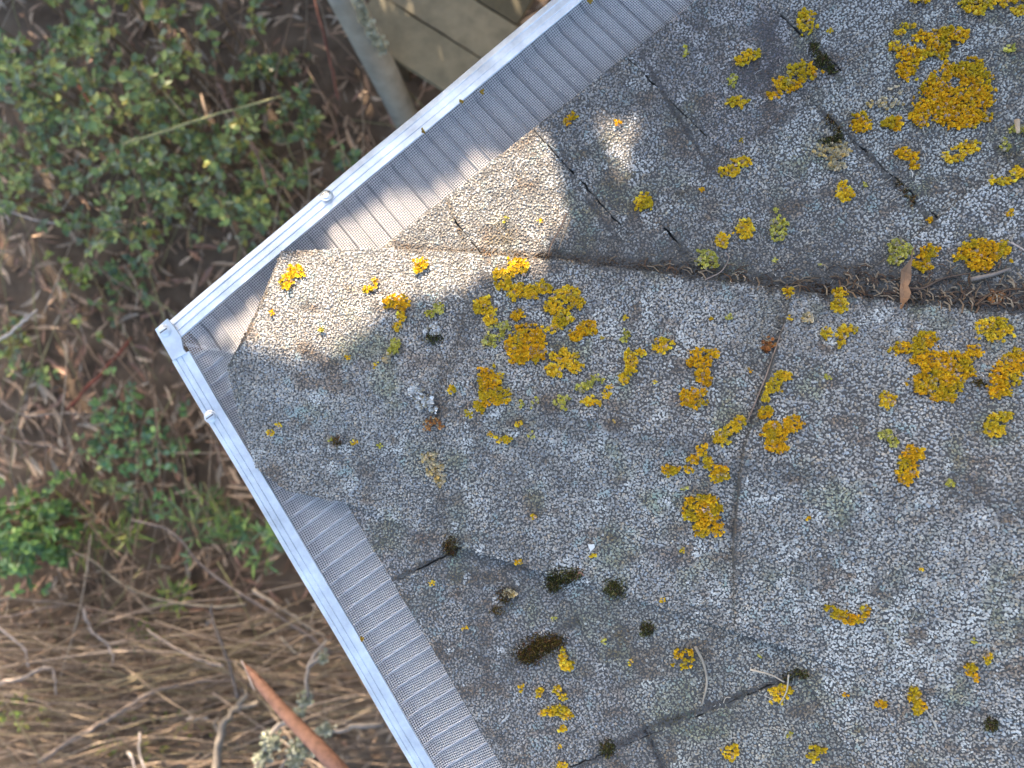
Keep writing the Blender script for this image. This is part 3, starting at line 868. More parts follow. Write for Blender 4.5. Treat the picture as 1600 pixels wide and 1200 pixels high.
R_('y', [(873, 1108, 20, 7), (886, 1115, 12, 6)], 'widest dash of the lowest yellow lichen group')
R_('y', [(877, 1136, 8, 6)], 'small yellow lichen just below the lowest group', dens=.9)
R_('y', [(879, 1193, 8, 9)], 'yellow lichen cut by the bottom border close to the eave')
R_('p', [(797, 925, 11, 7)], 'tan yellow curl of lichen on a dirt spot', dens=.8)
# on the tabs above the caps
R_('y', [(1258, 40, 16, 18)], 'oval yellow lichen at the head of a mossy slot')
R_('y', [(1175, 88, 16, 8), (1160, 98, 12, 8)], 'slanted yellow lichen above a purple brown stain')
R_('g', [(1144, 130, 8, 9)], 'small olive lichen at the foot of the purple brown stain')
R_('o', [(1255, 115, 24, 15), (1232, 134, 22, 11), (1210, 151, 12, 6)], 'comet shaped orange lichen running into the mossy slot')
R_('y', [(1152, 162, 14, 8)], 'flat yellow lichen under the purple brown stain', dens=.9)
R_('g', [(1070, 82, 7, 11)], 'small olive lichen on clean bluish granules near the gutter guard', dens=.9)
R_('y', [(1158, 256, 14, 8), (1138, 270, 17, 9)], 'yellow lichen exactly at the inner corner of a shingle tab')
R_('y', [(1005, 319, 14, 13)], 'round yellow lichen alone in the middle of a plain tab')
R_('y', [(1162, 360, 15, 18)], 'orange yellow lichen fan between tab joint and hip caps')
R_('g', [(1216, 358, 13, 17)], 'greenish yellow lichen facing the fan across brown debris')
R_('y', [(1128, 380, 10, 12)], 'upper yellow half of a pair at the short slot', dens=.95)
R_('g', [(1104, 408, 17, 15)], 'olive lower half of a pair at the short slot')
R_('o', [(1440, 60, 18, 9), (1480, 55, 28, 11), (1462, 78, 26, 15), (1422, 90, 22, 14), (1415, 112, 16, 15), (1500, 58, 14, 10)], 'ragged orange lichen band, second biggest near the upper corner')
R_('y', [(1418, 44, 16, 4), (1404, 53, 10, 5)], 'thin yellow streak above the ragged orange band')
R_('y', [(1398, 75, 10, 7)], 'small yellow lichen at the tip of the ragged band')
R_('o', [(1505, 122, 42, 24), (1470, 142, 34, 24), (1525, 150, 26, 30), (1480, 168, 50, 20), (1498, 188, 44, 14), (1435, 186, 18, 14)], 'largest orange lichen ring with a bare grey eye', holes=[(1490, 130, 9)])
R_('o', [(1343, 193, 15, 13)], 'orange lichen beside the long slot, opposite the largest ring')
R_('o', [(1394, 195, 14, 12)], 'orange lichen between the slot neighbour and the largest ring')
R_('p', [(1380, 165, 28, 10), (1400, 145, 14, 8)], 'shredded pale yellow crumbs above two orange lichens', dens=.55)
R_('p', [(1300, 238, 24, 16), (1305, 262, 14, 7)], 'withered tan lichen below a moss tuft at the long slot', dens=.85)
R_('o', [(1414, 243, 17, 11), (1426, 262, 7, 6)], 'deep orange lichen with a dangling lobe')
R_('y', [(1515, 232, 18, 9), (1490, 246, 16, 12)], 'yellow lichen with bare patches under the largest ring', dens=.9)
R_('y', [(1590, 272, 14, 8), (1562, 285, 16, 7)], 'wavy yellow lichen ribbon at the picture border')
R_('y', [(1319, 303, 13, 14)], 'small yellow lichen star beside the long slot')
R_('g', [(1590, 205, 14, 8), (1568, 228, 8, 12)], 'yellowish lichen behind a straw fragment at the border', dens=.85)
R_('y', [(1548, 5, 46, 10), (1522, 18, 16, 8), (1590, 20, 12, 10)], 'broad yellow lichen cut by the upper picture border')
R_('y', [(1440, 2, 14, 6)], 'yellow lichen sliver at the upper picture border')
R_('g', [(1404, 392, 21, 12), (1398, 405, 12, 10)], 'yellow green lichen half under a dry brown leaf')
R_('o', [(1452, 395, 16, 10), (1442, 412, 17, 14)], 'orange lichen between the dry leaf and the large blotch')
R_('o', [(1535, 396, 40, 20), (1530, 414, 22, 10)], 'large mottled orange blotch above the debris line')
R_('r', [(1552, 465, 14, 8)], 'brownish lichen buried in the debris at the hip', dens=.8)
R_('y', [(1230, 457, 9, 9)], 'small gold lichen where the debris line meets the third cap', dens=.9)
# specks
for x, y, r in [(427, 490, 4), (503, 516, 5), (588, 572, 6), (545, 560, 4), (437, 665, 5), (425, 674, 6), (518, 684, 5), (555, 690, 6), (595, 695, 6), (734, 645, 6), (812, 661, 5), (832, 677, 6),
                (768, 677, 5), (835, 806, 5), (1068, 857, 5), (812, 877, 6), (927, 867, 4), (1052, 902, 5), (675, 908, 6), (728, 980, 5), (868, 965, 5), (945, 1000, 4), (908, 1001, 4), (985, 1034, 5),
                (1035, 935, 5), (895, 185, 7), (887, 193, 6), (966, 194, 5), (845, 347, 6), (1139, 497, 6), (1171, 580, 5), (1294, 590, 6), (1232, 500, 4), (1112, 500, 4), (1470, 90, 5), (1575, 80, 7),
                (1295, 50, 5), (1070, 760, 4), (1438, 886, 5), (1264, 808, 4), (1520, 997, 5), (1187, 1022, 4), (1320, 1083, 4), (1233, 1145, 7), (815, 1073, 5), (847, 1112, 6), (875, 1163, 4), (1210, 408, 4),
                (1280, 415, 4), (1350, 290, 4), (1097, 300, 4), (1212, 330, 4), (1575, 335, 6), (1450, 345, 5), (790, 345, 4), (960, 660, 4), (1158, 222, 4), (1022, 598, 4), (940, 530, 4), (978, 498, 4)]:
    lichen(random.choice('yyog'), [(x, y, r, r * random.uniform(.7, 1.1))], None, dens=.95)
# flecks caught on the mesh
for x, y, side in [(661, 205, 'U'), (720, 160, 'U'), (754, 145, 'U'), (921, 3, 'U'), (565, 997, 'L')]:
    P = np.array([at(x + random.uniform(-3, 3), y + random.uniform(-3, 3), -.0125) for _ in range(5)]); cen = P.mean(0)
    mb = MB(); lobes(mb, P - cen, np.broadcast_to(np.array([0, 0, 1.0]), P.shape), np.full(5, .0015), np.broadcast_to(np.array([.5, .33, .06]), (5, 3)))
    o = mb.build('lichen', M['lichen']); o.location = tuple(cen)
    tag(o, 'tiny yellow lichen crumb caught on the wire mesh of the gutter guard', 'lichen', 'lichen crumbs on the gutter mesh')

# ---------------------------------------------------------------- moss cushions
def blades(mb, P, N, ln, wd, cols, spread=.9):
    n = len(P)
    D = unit(N + rng.normal(0, spread, (n, 3)) * .7); S = unit(np.cross(D, rng.normal(0, 1, (n, 3))))
    V = np.zeros((n, 4, 3)); L = (ln * rng.uniform(.5, 1.2, n))[:, None]
    V[:, 0] = P - S * wd; V[:, 1] = P + S * wd; V[:, 2] = P + D * L * .6 + S * wd * .8 + rng.normal(0, .2, (n, 3)) * L * .4; V[:, 3] = P + D * L
    mb.add(V.reshape(-1, 3), [(np.arange(n)[:, None, None] * 4 + np.array([[0, 1, 2], [0, 2, 3]])).reshape(-1, 3)], np.repeat(cols, 4, axis=0))

def moss(blobs, label, tint=0, dens=1.0):
    P, N = [], []
    for bx, by, rx, ry in blobs:
        for _ in range(int(rx * ry * 2.2 * dens)):
            a = random.random() * 2 * math.pi; r = math.sqrt(random.random()) * random.uniform(.6, 1.5)
            p, n = hit(bx + rx * r * math.cos(a), by + ry * r * math.sin(a))
            if p is None: continue
            P.append(p + n * (.0045 * max(0, 1 - r) + .0006)); N.append(n)
    if not P: return
    P, N = np.array(P), np.array(N)
    pal = np.array([(.030, .032, .012), (.06, .065, .018), (.10, .10, .03), (.09, .055, .03), (.03, .026, .018), (.24, .22, .10)]) * 1.5
    if tint: pal = pal * np.array([1.25, .9, .8])
    c = pal[rng.choice(6, len(P), p=[.3, .25, .12, .15, .13, .05])]
    cen = P.mean(0); mb = MB(); blades(mb, P - cen, N, .0042, .00045, c)
    o = mb.build('moss_cushion', M['moss']); o.location = tuple(cen)
    tag(o, label, 'moss', 'moss cushions on the roof')
moss([(828, 1022, 22, 15), (850, 1005, 24, 14), (870, 1000, 14, 8)], 'largest dark moss cushion, reddish at its lower side', 1)
moss([(866, 910, 14, 14), (880, 900, 18, 12), (900, 896, 10, 7)], 'dark green moss cushion on the lower edge of the second cap')
moss([(960, 918, 15, 14)], 'round dark moss cushion with gold lichen bits, next along the cap edge')
moss([(706, 852, 12, 15)], 'brown black moss tuft at the lower end of the first cap joint', 1)
moss([(1011, 982, 10, 11)], 'small green moss tuft between two lichen crumbs')
moss([(950, 1168, 11, 13)], 'small moss tuft at the bottom near the kinked joint')
moss([(1272, 78, 7, 10), (1284, 98, 12, 12), (1298, 112, 7, 7)], 'black green moss filling the slot below the oval yellow lichen')
moss([(1298, 222, 16, 7), (1310, 216, 8, 5)], 'moss tuft on top of the withered tan lichen')
moss([(1292, 188, 3, 7), (1301, 198, 3, 7), (1309, 207, 3, 6)], 'thin line of moss in the upper part of the long slot', 1, .8)
moss([(1402, 290, 3, 6), (1412, 301, 3, 7), (1424, 314, 4, 8)], 'short line of moss in the lower part of the long slot', 1, .8)
moss([(790, 930, 14, 12), (778, 952, 10, 8)], 'thin dark moss film below the tan lichen curl', 1, .5)
moss([(1548, 1130, 10, 9)], 'tiny dark moss tuft in the lower corner of the photo')
moss([(676, 530, 13, 8)], 'black charred moss spot below the whitish crust', 0, .8)
moss([(1250, 1052, 12, 7), (1232, 1056, 8, 5)], 'dark moss at the upper end of the kinked joint', 0, .7)
moss([(1527, 600, 10, 6)], 'dark moss bit between the giant lichen and its neighbour', 1, .7)
moss([(528, 688, 8, 6)], 'small dark moss bit on the shaded face of the first cap', 1, .8)

# ---------------------------------------------------------------- debris on the roof
def on_roof(pts, lift=.0035):
    out = []
    for k, q in enumerate(pts):
        p, n = hit(q[0], q[1])
        if p is not None: out.append(p + np.array([0, 0, lift + (q[2] if len(q) > 2 else 0)]))
    return out

def strand(pts, rad, col, name, label, cat, group=None, n=5, lift=.0035, m='stem'):
    P = on_roof(pts, lift)
    if len(P) < 2: return
    P = smooth_path(P, 5); cen = P.mean(0)
    r = np.linspace(rad, rad * .55, len(P))
    V, Fs = tube(P - cen, r, n)
    o = MB().add(V, Fs, col).build(name, M[m], None, True); o.location = tuple(cen)
    tag(o, label, cat, group); return o

BR = (.20, .115, .07); TAN = (.42, .32, .22); PALE = (.55, .50, .42)
strand([(884, 338, .010), (876, 358, .008), (862, 382, .004), (856, 402, .001)], .0012, (.32, .20, .13), 'dry_needle', 'brown curled leaf stalk at the cap edge, thicker of the pair', 'twig', 'plant stalks where tabs meet the cap')
strand([(890, 345, .008), (880, 370, .006), (872, 392, .003)], .0007, (.40, .28, .18), 'dry_needle', 'brown curled leaf stalk at the cap edge, thinner of the pair', 'twig', 'plant stalks where tabs meet the cap')
strand([(1405, 448), (1435, 452), (1470, 436), (1512, 428)], .0014, (.13, .085, .06), 'dry_twig', 'dark twig lying in the debris below the dry leaf', 'twig')
strand([(1510, 438, .003), (1545, 430, .003), (1572, 421, .002)], .0022, (.30, .24, .20), 'dry_twig', 'grey flat stick below the mottled orange blotch', 'twig')
strand([(1520, 478), (1540, 462), (1560, 455), (1590, 452)], .0012, (.16, .09, .05), 'dry_twig', 'rusty curved twig in the debris near the border', 'twig')
strand([(1100, 438), (1125, 425), (1137, 405), (1132, 395)], .0006, (.36, .27, .22), 'dry_twig', 'hair thin curved root by the short slot', 'twig')
strand([(1085, 1008), (1098, 1035), (1103, 1065), (1095, 1100), (1088, 1118)], .0015, (.36, .31, .25), 'grass_blade', 'long curved dead grass blade around the faint orange lichen', 'grass blade')
strand([(1170, 1043, .002), (1200, 1050, .003), (1222, 1062, .002)], .0010, (.55, .46, .36), 'grass_blade', 'straight straw lying on the yellow lichen', 'grass blade')
strand([(1228, 1050, .003), (1225, 1075, .003), (1216, 1098)], .0008, (.5, .45, .36), 'grass_blade', 'short upright straw crossing the yellow lichen', 'grass blade')
strand([(1443, 1105), (1455, 1125), (1463, 1142)], .0007, PALE, 'root_hair', 'thin pale root beside the upright lower orange lichen', 'root')
strand([(1225, 505), (1212, 540), (1200, 575), (1182, 620), (1165, 660)], .0011, (.34, .26, .22), 'dry_stalk', 'thin brown stem lying along the front edge of the third cap', 'twig')
strand([(1580, 192, .004), (1582, 212, .004)], .0026, (.62, .45, .30), 'straw_fragment', 'short orange straw stub near the border', 'straw')
strand([(900, 903), (905, 893), (912, 898)], .0009, (.45, .22, .15), 'dry_needle', 'red brown curl on the green moss cushion', 'twig')
strand([(1575, 380), (1590, 388), (1602, 396)], .0009, (.55, .45, .4), 'dry_twig', 'pale twig at the border by the mottled blotch', 'twig')

def leaf_mesh(n_=7, Ln=.05, Wd=.009, curl=.25, twist=.3, seed=0):
    r = random.Random(seed); V = []; Fs = []
    for i in range(n_):
        t = i / (n_ - 1); wv = Wd * math.sin(math.pi * min(1, t * .92 + .05)) ** .8 * (1 + r.uniform(-.12, .12))
        zc = curl * Ln * (t - .5) ** 2 * 2 + r.uniform(-.02, .02) * Ln; a = twist * (t - .5) * 2
        sway = Ln * .05 * math.sin(t * 4 + seed)
        for sd in (-1, 0, 1):
            V.append((t * Ln - Ln / 2, sway + sd * wv * math.cos(a), zc + sd * wv * math.sin(a) + (wv * .45 if sd else 0)))
    for i in range(n_ - 1):
        for k in range(2): q = i * 3 + k; Fs.append((q, q + 3, q + 4, q + 1))
    return np.array(V), np.array(Fs)

# dry leaf on the roof
V, Fq = leaf_mesh(11, .056, .0046, .35, 1.2, 4)
V[:, 1] *= (1 + .35 * np.sin(V[:, 0] * 300))
p, n = hit(1407, 437); c_, s_ = math.cos(math.radians(72)), math.sin(math.radians(72))
V = V @ np.array([[c_, s_, 0], [-s_, c_, 0], [0, 0, 1]])
V2 = np.vstack([V, V - np.array([0, 0, .0003])])
o = mk('dry_leaf', V2, [Fq, Fq[:, ::-1] + len(V)], M['litter'], None, np.tile((.33, .18, .095), (len(V2), 1))); o.location = tuple(p + np.array([0, 0, .006]))
tag(o, 'dry curled brown leaf lying across the hip debris', 'leaf')
# white chip
p, n = hit(923, 855)
V, Fs = prism([(-.003, .003), (-.0005, -.0035), (.0036, .0005), (.0030, .0032)], 0, .0015)
o = MB().add(V, Fs).build('white_chip', M['chip']); o.location = tuple(p + np.array([0, 0, .0012])); o.rotation_euler = (0, 0, 0)
tag(o, 'bright white angular chip lying on grey granules', 'chip')

# debris line and fine fibres: uncountable
mb = MB()
line = [(640, 388), (860, 403), (1050, 418), (1230, 444), (1330, 458), (1450, 470), (1600, 478)]
for _ in range(330):
    u = random.random() ** .3; x = 640 + u * 960; y = np.interp(x, [q[0] for q in line], [q[1] for q in line]) + 2 - abs(random.gauss(0, 3 + 30 * max(0, (x - 1000) / 600)))
    a = random.gauss(.1, .9); ln = random.uniform(6, 24)
    P = on_roof([(x, y), (x + ln * .5 * math.cos(a), y + ln * .5 * math.sin(a), random.uniform(0, .002)), (x + ln * math.cos(a + .3), y + ln * math.sin(a + .3))], .0026)
    if len(P) < 3: continue
    V, Fs = tube(np.array(P), random.uniform(.0003, .0008), 3, False)
    mb.add(V, Fs, np.array(random.choice([(.10, .06, .04), (.16, .09, .05), (.26, .17, .10), (.07, .05, .04), (.36, .27, .18)])))
mb_o = mb.build('plant_debris', M['stem']); tag(mb_o, 'brown needles and plant crumbs caught along the upper edge of the hip caps', 'debris', None, 'stuff')
mb = MB()
for _ in range(1100):
    x, y = random.uniform(520, 1610), random.uniform(60, 1200)
    if random.random() < .5: x, y = random.uniform(1100, 1600), random.choice([random.uniform(40, 480), random.uniform(850, 1150)])
    a = random.uniform(0, 6.28); ln = random.uniform(4, 9) if random.random() < .75 else random.uniform(9, 26); k = random.uniform(-1.9, 1.9)
    P = on_roof([(x, y), (x + ln * .4 * math.cos(a), y + ln * .4 * math.sin(a)), (x + ln * .4 * math.cos(a) + ln * .5 * math.cos(a + k), y + ln * .4 * math.sin(a) + ln * .5 * math.sin(a + k))], .0022)
    if len(P) < 3: continue
    V, Fs = tube(smooth_path(P, 3), random.uniform(.00018, .00034), 3, False)
    mb.add(V, Fs, np.array(random.choice([PALE, (.6, .56, .5), (.40, .34, .27)])))
o = mb.build('plant_fibres', M['stem']); tag(o, 'fine pale plant fibres and hairs strewn over the shingles', 'fibres', None, 'stuff')

# ---------------------------------------------------------------- ground
GZ = -2.6
n = 90
gx, gy = np.meshgrid(np.r_[-60, -20, -8, np.linspace(-4, 4, n), 8, 20, 60], np.r_[-60, -20, -8, np.linspace(-4, 4, n), 8, 20, 60], indexing='ij')
gz = GZ + (fbm(gx * 2.2, gy * 2.2, 5) - .5) * .10 + (fbm(gx * 9, gy * 9, 6, 2) - .5) * .03
nn_ = gx.shape[0]
V = np.stack([gx, gy, gz], -1).reshape(-1, 3)
i, j = np.meshgrid(np.arange(nn_ - 1), np.arange(nn_ - 1), indexing='ij')
q = np.stack([i * nn_ + j, (i + 1) * nn_ + j, (i + 1) * nn_ + j + 1, i * nn_ + j + 1], -1).reshape(-1, 4)
o = mk('ground', V, [q], M['soil'], None, None, True); tag(o, 'dark brown soil under leaf litter', 'ground', None, 'structure')

def many_leaves(P, D, N, Ln, Wd, cols, curl=.15):
    """P base points, D direction, N normals; six-sided folded leaf blades"""
    n = len(P); S = unit(np.cross(D, N)); N = np.cross(S, D)
    prof = [(0, .06), (.28, .85), (.6, .9), (1.0, .03)]
    V = np.zeros((n, 12, 3))
    cu = rng.normal(0, curl, n)
    for r, (t, wv) in enumerate(prof):
        cen = P + D * (Ln * t)[:, None] + N * (cu * Ln * t * t)[:, None]
        V[:, r * 3] = cen - S * (Wd * wv)[:, None] + N * (Wd * wv * .35)[:, None]
        V[:, r * 3 + 1] = cen
        V[:, r * 3 + 2] = cen + S * (Wd * wv)[:, None] + N * (Wd * wv * .35)[:, None]
    base = np.array([(r * 3 + k, r * 3 + k + 3, r * 3 + k + 4, r * 3 + k + 1) for r in range(3) for k in range(2)])
    Fq = (np.arange(n)[:, None, None] * 12 + base).reshape(-1, 4)
    c = np.repeat(cols[:, None], 12, axis=1); c = c * rng.uniform(.9, 1.1, (n, 12, 1))
    return V.reshape(-1, 3), [Fq], c.reshape(-1, 3)

def gzat(x, y):
    return GZ + (fbm(np.asarray(x) * 2.2, np.asarray(y) * 2.2, 5) - .5) * .10 + (fbm(np.asarray(x) * 9, np.asarray(y) * 9, 6, 2) - .5) * .03

LP = np.array([(.31, .21, .14), (.25, .16, .105), (.18, .11, .075), (.38, .28, .20), (.22, .13, .095), (.12, .075, .05), (.30, .25, .20)]) * 1.1
N_ = 11000
x = rng.uniform(-3.2, 2.2, N_); y = rng.uniform(-2.6, 2.6, N_)
P = np.c_[x, y, gzat(x, y) + rng.uniform(.0, .05, N_)]
a = rng.normal(.9, 1.3, N_)
D = unit(np.c_[np.cos(a), np.sin(a), rng.normal(0, .25, N_)]); Nn = unit(np.c_[rng.normal(0, .45, (N_, 2)), np.ones(N_)])
V, Fs, c = many_leaves(P, D, Nn, rng.uniform(.04, .11, N_), rng.uniform(.004, .011, N_), LP[rng.integers(0, 7, N_)] * rng.uniform(.9, 1.7, (N_, 1)), .3)
o = MB().add(V, Fs, c).build('leaf_litter', M['litter']); tag(o, 'dead brown leaves matted over the soil', 'leaf litter', None, 'stuff')
# larger leaves lying on top, one by one
protos = []
for k in range(6):
    V, Fq = leaf_mesh(7, random.uniform(.08, .135), random.uniform(.009, .015), random.uniform(.1, .4), random.uniform(-.5, .5), k)
    V2 = np.vstack([V, V - np.array([0, 0, .0006])])
    o = mk('fallen_leaf', V2, [Fq, Fq[:, ::-1] + len(V)], M['litter'], None, np.tile(LP[[0, 3, 1, 6, 3, 4][k]] * 1.2, (len(V2), 1)))
    protos.append(o)
fl = 0
for k in range(230):
    px, py = random.uniform(-20, 560), random.gauss(620, 190)
    if py < -10 or py > 1210 or (px > 280 and py > 380 and (px - 240) * 1.7 + 515 > py and py > 515 - (px - 240) * .84): continue
    g = at(px, py, GZ + .05); z = float(gzat(g[0], g[1])) + random.uniform(.03, .09)
    o = protos[fl] if fl < 6 else protos[fl % 6].copy()
    if fl >= 6: COL.objects.link(o)
    o.location = (g[0], g[1], z); o.rotation_euler = (random.gauss(0, .35), random.gauss(0, .3), random.uniform(0, 6.28))
    tag(o, 'narrow dry brown fallen leaf lying on the litter below the roof', 'leaf', 'fallen leaves on the ground'); fl += 1

# green plants -----------------------------------------------------------
GP = np.array([(.12, .17, .06), (.16, .22, .07), (.10, .15, .08), (.27, .31, .10), (.16, .19, .12)]) * 1.5
def plant(name, cx, cy, rx, ry, nstem, label, z0=-2.45, z1=-1.95, leaf=(.022, .042), yellow=.05, tint=(1, 1, 1), group=None, lpn=(3, 5), width=.30, nodes=7, stemcol=(.12, .08, .04), rise=.0, cat='shrub'):
    zm = (z0 + z1) / 2; root = at(cx, cy, zm); root[2] = float(gzat(root[0], root[1])) - .01
    o = empty(name, tuple(root)); tag(o, label, cat, group)
    st = MB(); LPp, LD, LN, LL = [], [], [], []
    sc_ = (H - zm) / F
    for s in range(max(2, int(nstem * (.8 if name == 'leafy_shrub' else .42 if name == 'grassy_plant' else .7)))):
        a = random.uniform(0, 6.28); r = math.sqrt(random.random())
        bx, by = rx * r * math.cos(a) * sc_ * .95, -ry * r * math.sin(a) * sc_ * .95
        start = np.array([bx * random.uniform(.6, 1.0), by * random.uniform(.6, 1.0), .02])
        zt = random.uniform(z0, z1) - root[2]
        ddir = random.uniform(0, 6.28); sp = random.uniform(.10, .26)
        end = np.array([bx, by, zt]); mid = (start + end) / 2 + np.array([0, 0, zt * .25]); tip = end + np.array([math.cos(ddir) * sp, math.sin(ddir) * sp, random.uniform(-.12, .05)])
        path = smooth_path([start, mid, end, tip], 5)
        V, Fs = tube(path, np.linspace(.0035, .0012, len(path)), 4); st.add(V, Fs, np.array(stemcol) * random.uniform(.7, 1.6))
        m = len(path)
        for k in range(nodes):
            f = .42 + .58 * (k + random.random()) / nodes; i0 = min(int(f * (m - 1)), m - 2); p = path[i0] + (path[i0 + 1] - path[i0]) * (f * (m - 1) - i0)
            th = random.uniform(0, 6.28); d = unit(np.array([math.cos(th), math.sin(th), random.uniform(-.1, .4)])); pet = random.uniform(.015, .04)
            pe = p + d * pet
            V, Fs = tube([p, pe], .0008, 3, False); st.add(V, Fs, np.array(stemcol) * 1.2)
            for q in range(random.randint(*lpn)):
                an = th + (q - 1) * random.uniform(.7, 1.2); L = random.uniform(*leaf)
                LPp.append(pe + rng.normal(0, .004, 3)); LD.append(unit(np.array([math.cos(an), math.sin(an), random.uniform(-.35, .3)]))); LN.append(unit(np.array([random.gauss(0, .35), random.gauss(0, .35), 1]))); LL.append(L)
    n = len(LPp); LL = np.array(LL)
    c = GP[rng.integers(0, 5, n)] * np.array(tint) * rng.uniform(.6, 1.35, (n, 1)); ye = rng.random(n) < yellow
    c[ye] = np.array([.34, .32, .07]) * rng.uniform(.6, 1.2, (ye.sum(), 1))
    V, Fs, cc = many_leaves(np.array(LPp), np.array(LD), np.array(LN), LL, LL * width * rng.uniform(.8, 1.2, n), c, .2)
    so = st.build('stem', M['stem'], o)
    if nstem < 9: so['kind'] = 'stuff'
    f = MB().add(V, Fs, cc).build('foliage', M['leaf'], o); f['kind'] = 'stuff'
    return o

G1 = 'leafy shrubs beside the roof'
plant('leafy_shrub', 60, 90, 110, 110, 30, 'dense leafy shrub filling the upper corner of the photo', z1=-1.7, group=G1)
plant('leafy_shrub', 60, 250, 110, 90, 26, 'leafy shrub below the upper corner one, ending above the bare litter', z1=-1.9, group=G1)
plant('leafy_shrub', 215, 60, 80, 90, 18, 'leafy shrub with yellow leaves along the top border', z1=-1.8, yellow=.10, group=G1)
plant('leafy_shrub', 215, 200, 95, 70, 22, 'leafy shrub in the middle of the green thicket', z1=-1.8, yellow=.08, group=G1)
plant('leafy_shrub', 360, 110, 75, 80, 14, 'loose shrub nearest the wooden post', yellow=.12, z1=-1.9, group=G1)
plant('leafy_shrub', 335, 205, 80, 50, 14, 'loose shrub under a long bare arching stem', yellow=.10, z1=-1.85, group=G1)
plant('leafy_shrub', 290, 290, 100, 55, 18, 'shrub at the lower rim of the green thicket', z1=-1.9, yellow=.06, group=G1)
plant('leafy_shrub', 410, 290, 60, 60, 12, 'shrub touching the outer edge of the gutter frame', z1=-2.0, yellow=.07, group=G1)
plant('leafy_shrub', 170, 330, 80, 50, 12, 'sparse shrub fading into the brown litter', z1=-2.1, group=G1)
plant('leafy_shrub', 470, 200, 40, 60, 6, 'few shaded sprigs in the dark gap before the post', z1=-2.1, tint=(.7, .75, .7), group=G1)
plant('evergreen_bush', 25, 850, 70, 50, 34, 'bright green glossy bush at the border beside the dead stems', z1=-2.0, z0=-2.3, leaf=(.022, .038), tint=(.62, .85, .62), yellow=.0, nodes=9, lpn=(4, 6))
plant('evergreen_bush', 20, 790, 30, 30, 8, 'small upper lobe of glossy green shoots above the bright bush', z1=-1.9, tint=(.75, 1.0, .7), yellow=0)
plant('leafy_sprig', 200, 655, 75, 30, 9, 'trailing green sprig on the brown litter, upper one of two', z0=-2.5, z1=-2.3, tint=(.75, 1.0, .95), yellow=.0, cat='sprig')
plant('leafy_sprig', 245, 715, 55, 35, 9, 'denser part of the trailing green sprig near the gutter', z0=-2.5, z1=-2.3, tint=(.7, 1.0, .95), yellow=.0, cat='sprig')
plant('leafy_sprig', 125, 680, 35, 25, 5, 'small bluish green sprig beside the trailing one', z0=-2.5, z1=-2.35, tint=(.85, 1.05, 1.2), yellow=.0, cat='sprig')
plant('leafy_sprig', 205, 770, 40, 25, 6, 'green sprig over a bent grey twig', z0=-2.5, z1=-2.35, yellow=.0, cat='sprig')
plant('grassy_plant', 310, 790, 80, 60, 14, 'grassy green plant close to the lower gutter frame', z0=-2.5, z1=-2.25, leaf=(.04, .09), width=.08, tint=(.75, .85, .6), yellow=.02, cat='plant')
plant('grassy_plant', 380, 850, 70, 45, 12, 'blurred green plant half under the lower gutter frame', z0=-2.4, z1=-2.1, leaf=(.035, .07), width=.12, tint=(.65, .85, .7), yellow=.0, cat='plant')
plant('grassy_plant', 190, 870, 70, 50, 9, 'thin grass tuft between bush and dead branches', z0=-2.5, z1=-2.35, leaf=(.05, .11), width=.05, tint=(.8, .85, .5), yellow=.05, cat='plant')
plant('grassy_plant', 230, 950, 70, 60, 6, 'faint green shoots among the dead branches', z0=-2.5, z1=-2.35, leaf=(.04, .08), width=.12, tint=(.9, .95, .6), cat='plant')
plant('leafy_sprig', 30, 520, 35, 35, 5, 'two-toned sprig with yellow leaves at the picture border', z0=-2.5, z1=-2.35, yellow=.3, cat='sprig')
plant('leafy_sprig', 120, 440, 30, 22, 4, 'small bright sprig alone on the litter', z0=-2.5, z1=-2.4, tint=(1.3, 1.3, .8), yellow=.1, cat='sprig')
plant('leafy_sprig', 200, 430, 60, 40, 5, 'scattered small leaves on litter midway to the corner', z0=-2.52, z1=-2.4, tint=(.8, .9, .9), yellow=0, cat='sprig')
plant('leafy_sprig', 90, 590, 50, 30, 4, 'dim green sprig under the forked twig', z0=-2.52, z1=-2.4, tint=(.8, .9, .8), yellow=0, cat='sprig')
plant('leafy_sprig', 540, 240, 30, 30, 5, 'bluish leaves next to the foot of the wooden post', z0=-2.5, z1=-2.3, tint=(.8, 1.0, 1.2), yellow=0, cat='sprig')
plant('flowering_weed', 235, 1150, 45, 22, 5, 'weed with yellow tips near the bottom border', z0=-2.4, z1=-2.2, leaf=(.015, .03), yellow=.6, tint=(1.3, 1.3, .6), cat='weed')
plant('flowering_weed', 160, 1180, 30, 20, 4, 'smaller weed with yellow tips, cut by the bottom border', z0=-2.4, z1=-2.2, leaf=(.015, .03), yellow=.6, tint=(1.3, 1.3, .6), cat='weed')
plant('flowering_weed', 65, 1100, 30, 16, 3, 'sparse yellowish weed in the matted dead stems', z0=-2.4, z1=-2.2, leaf=(.015, .028), yellow=.4, tint=(1.3, 1.3, .6), cat='weed')

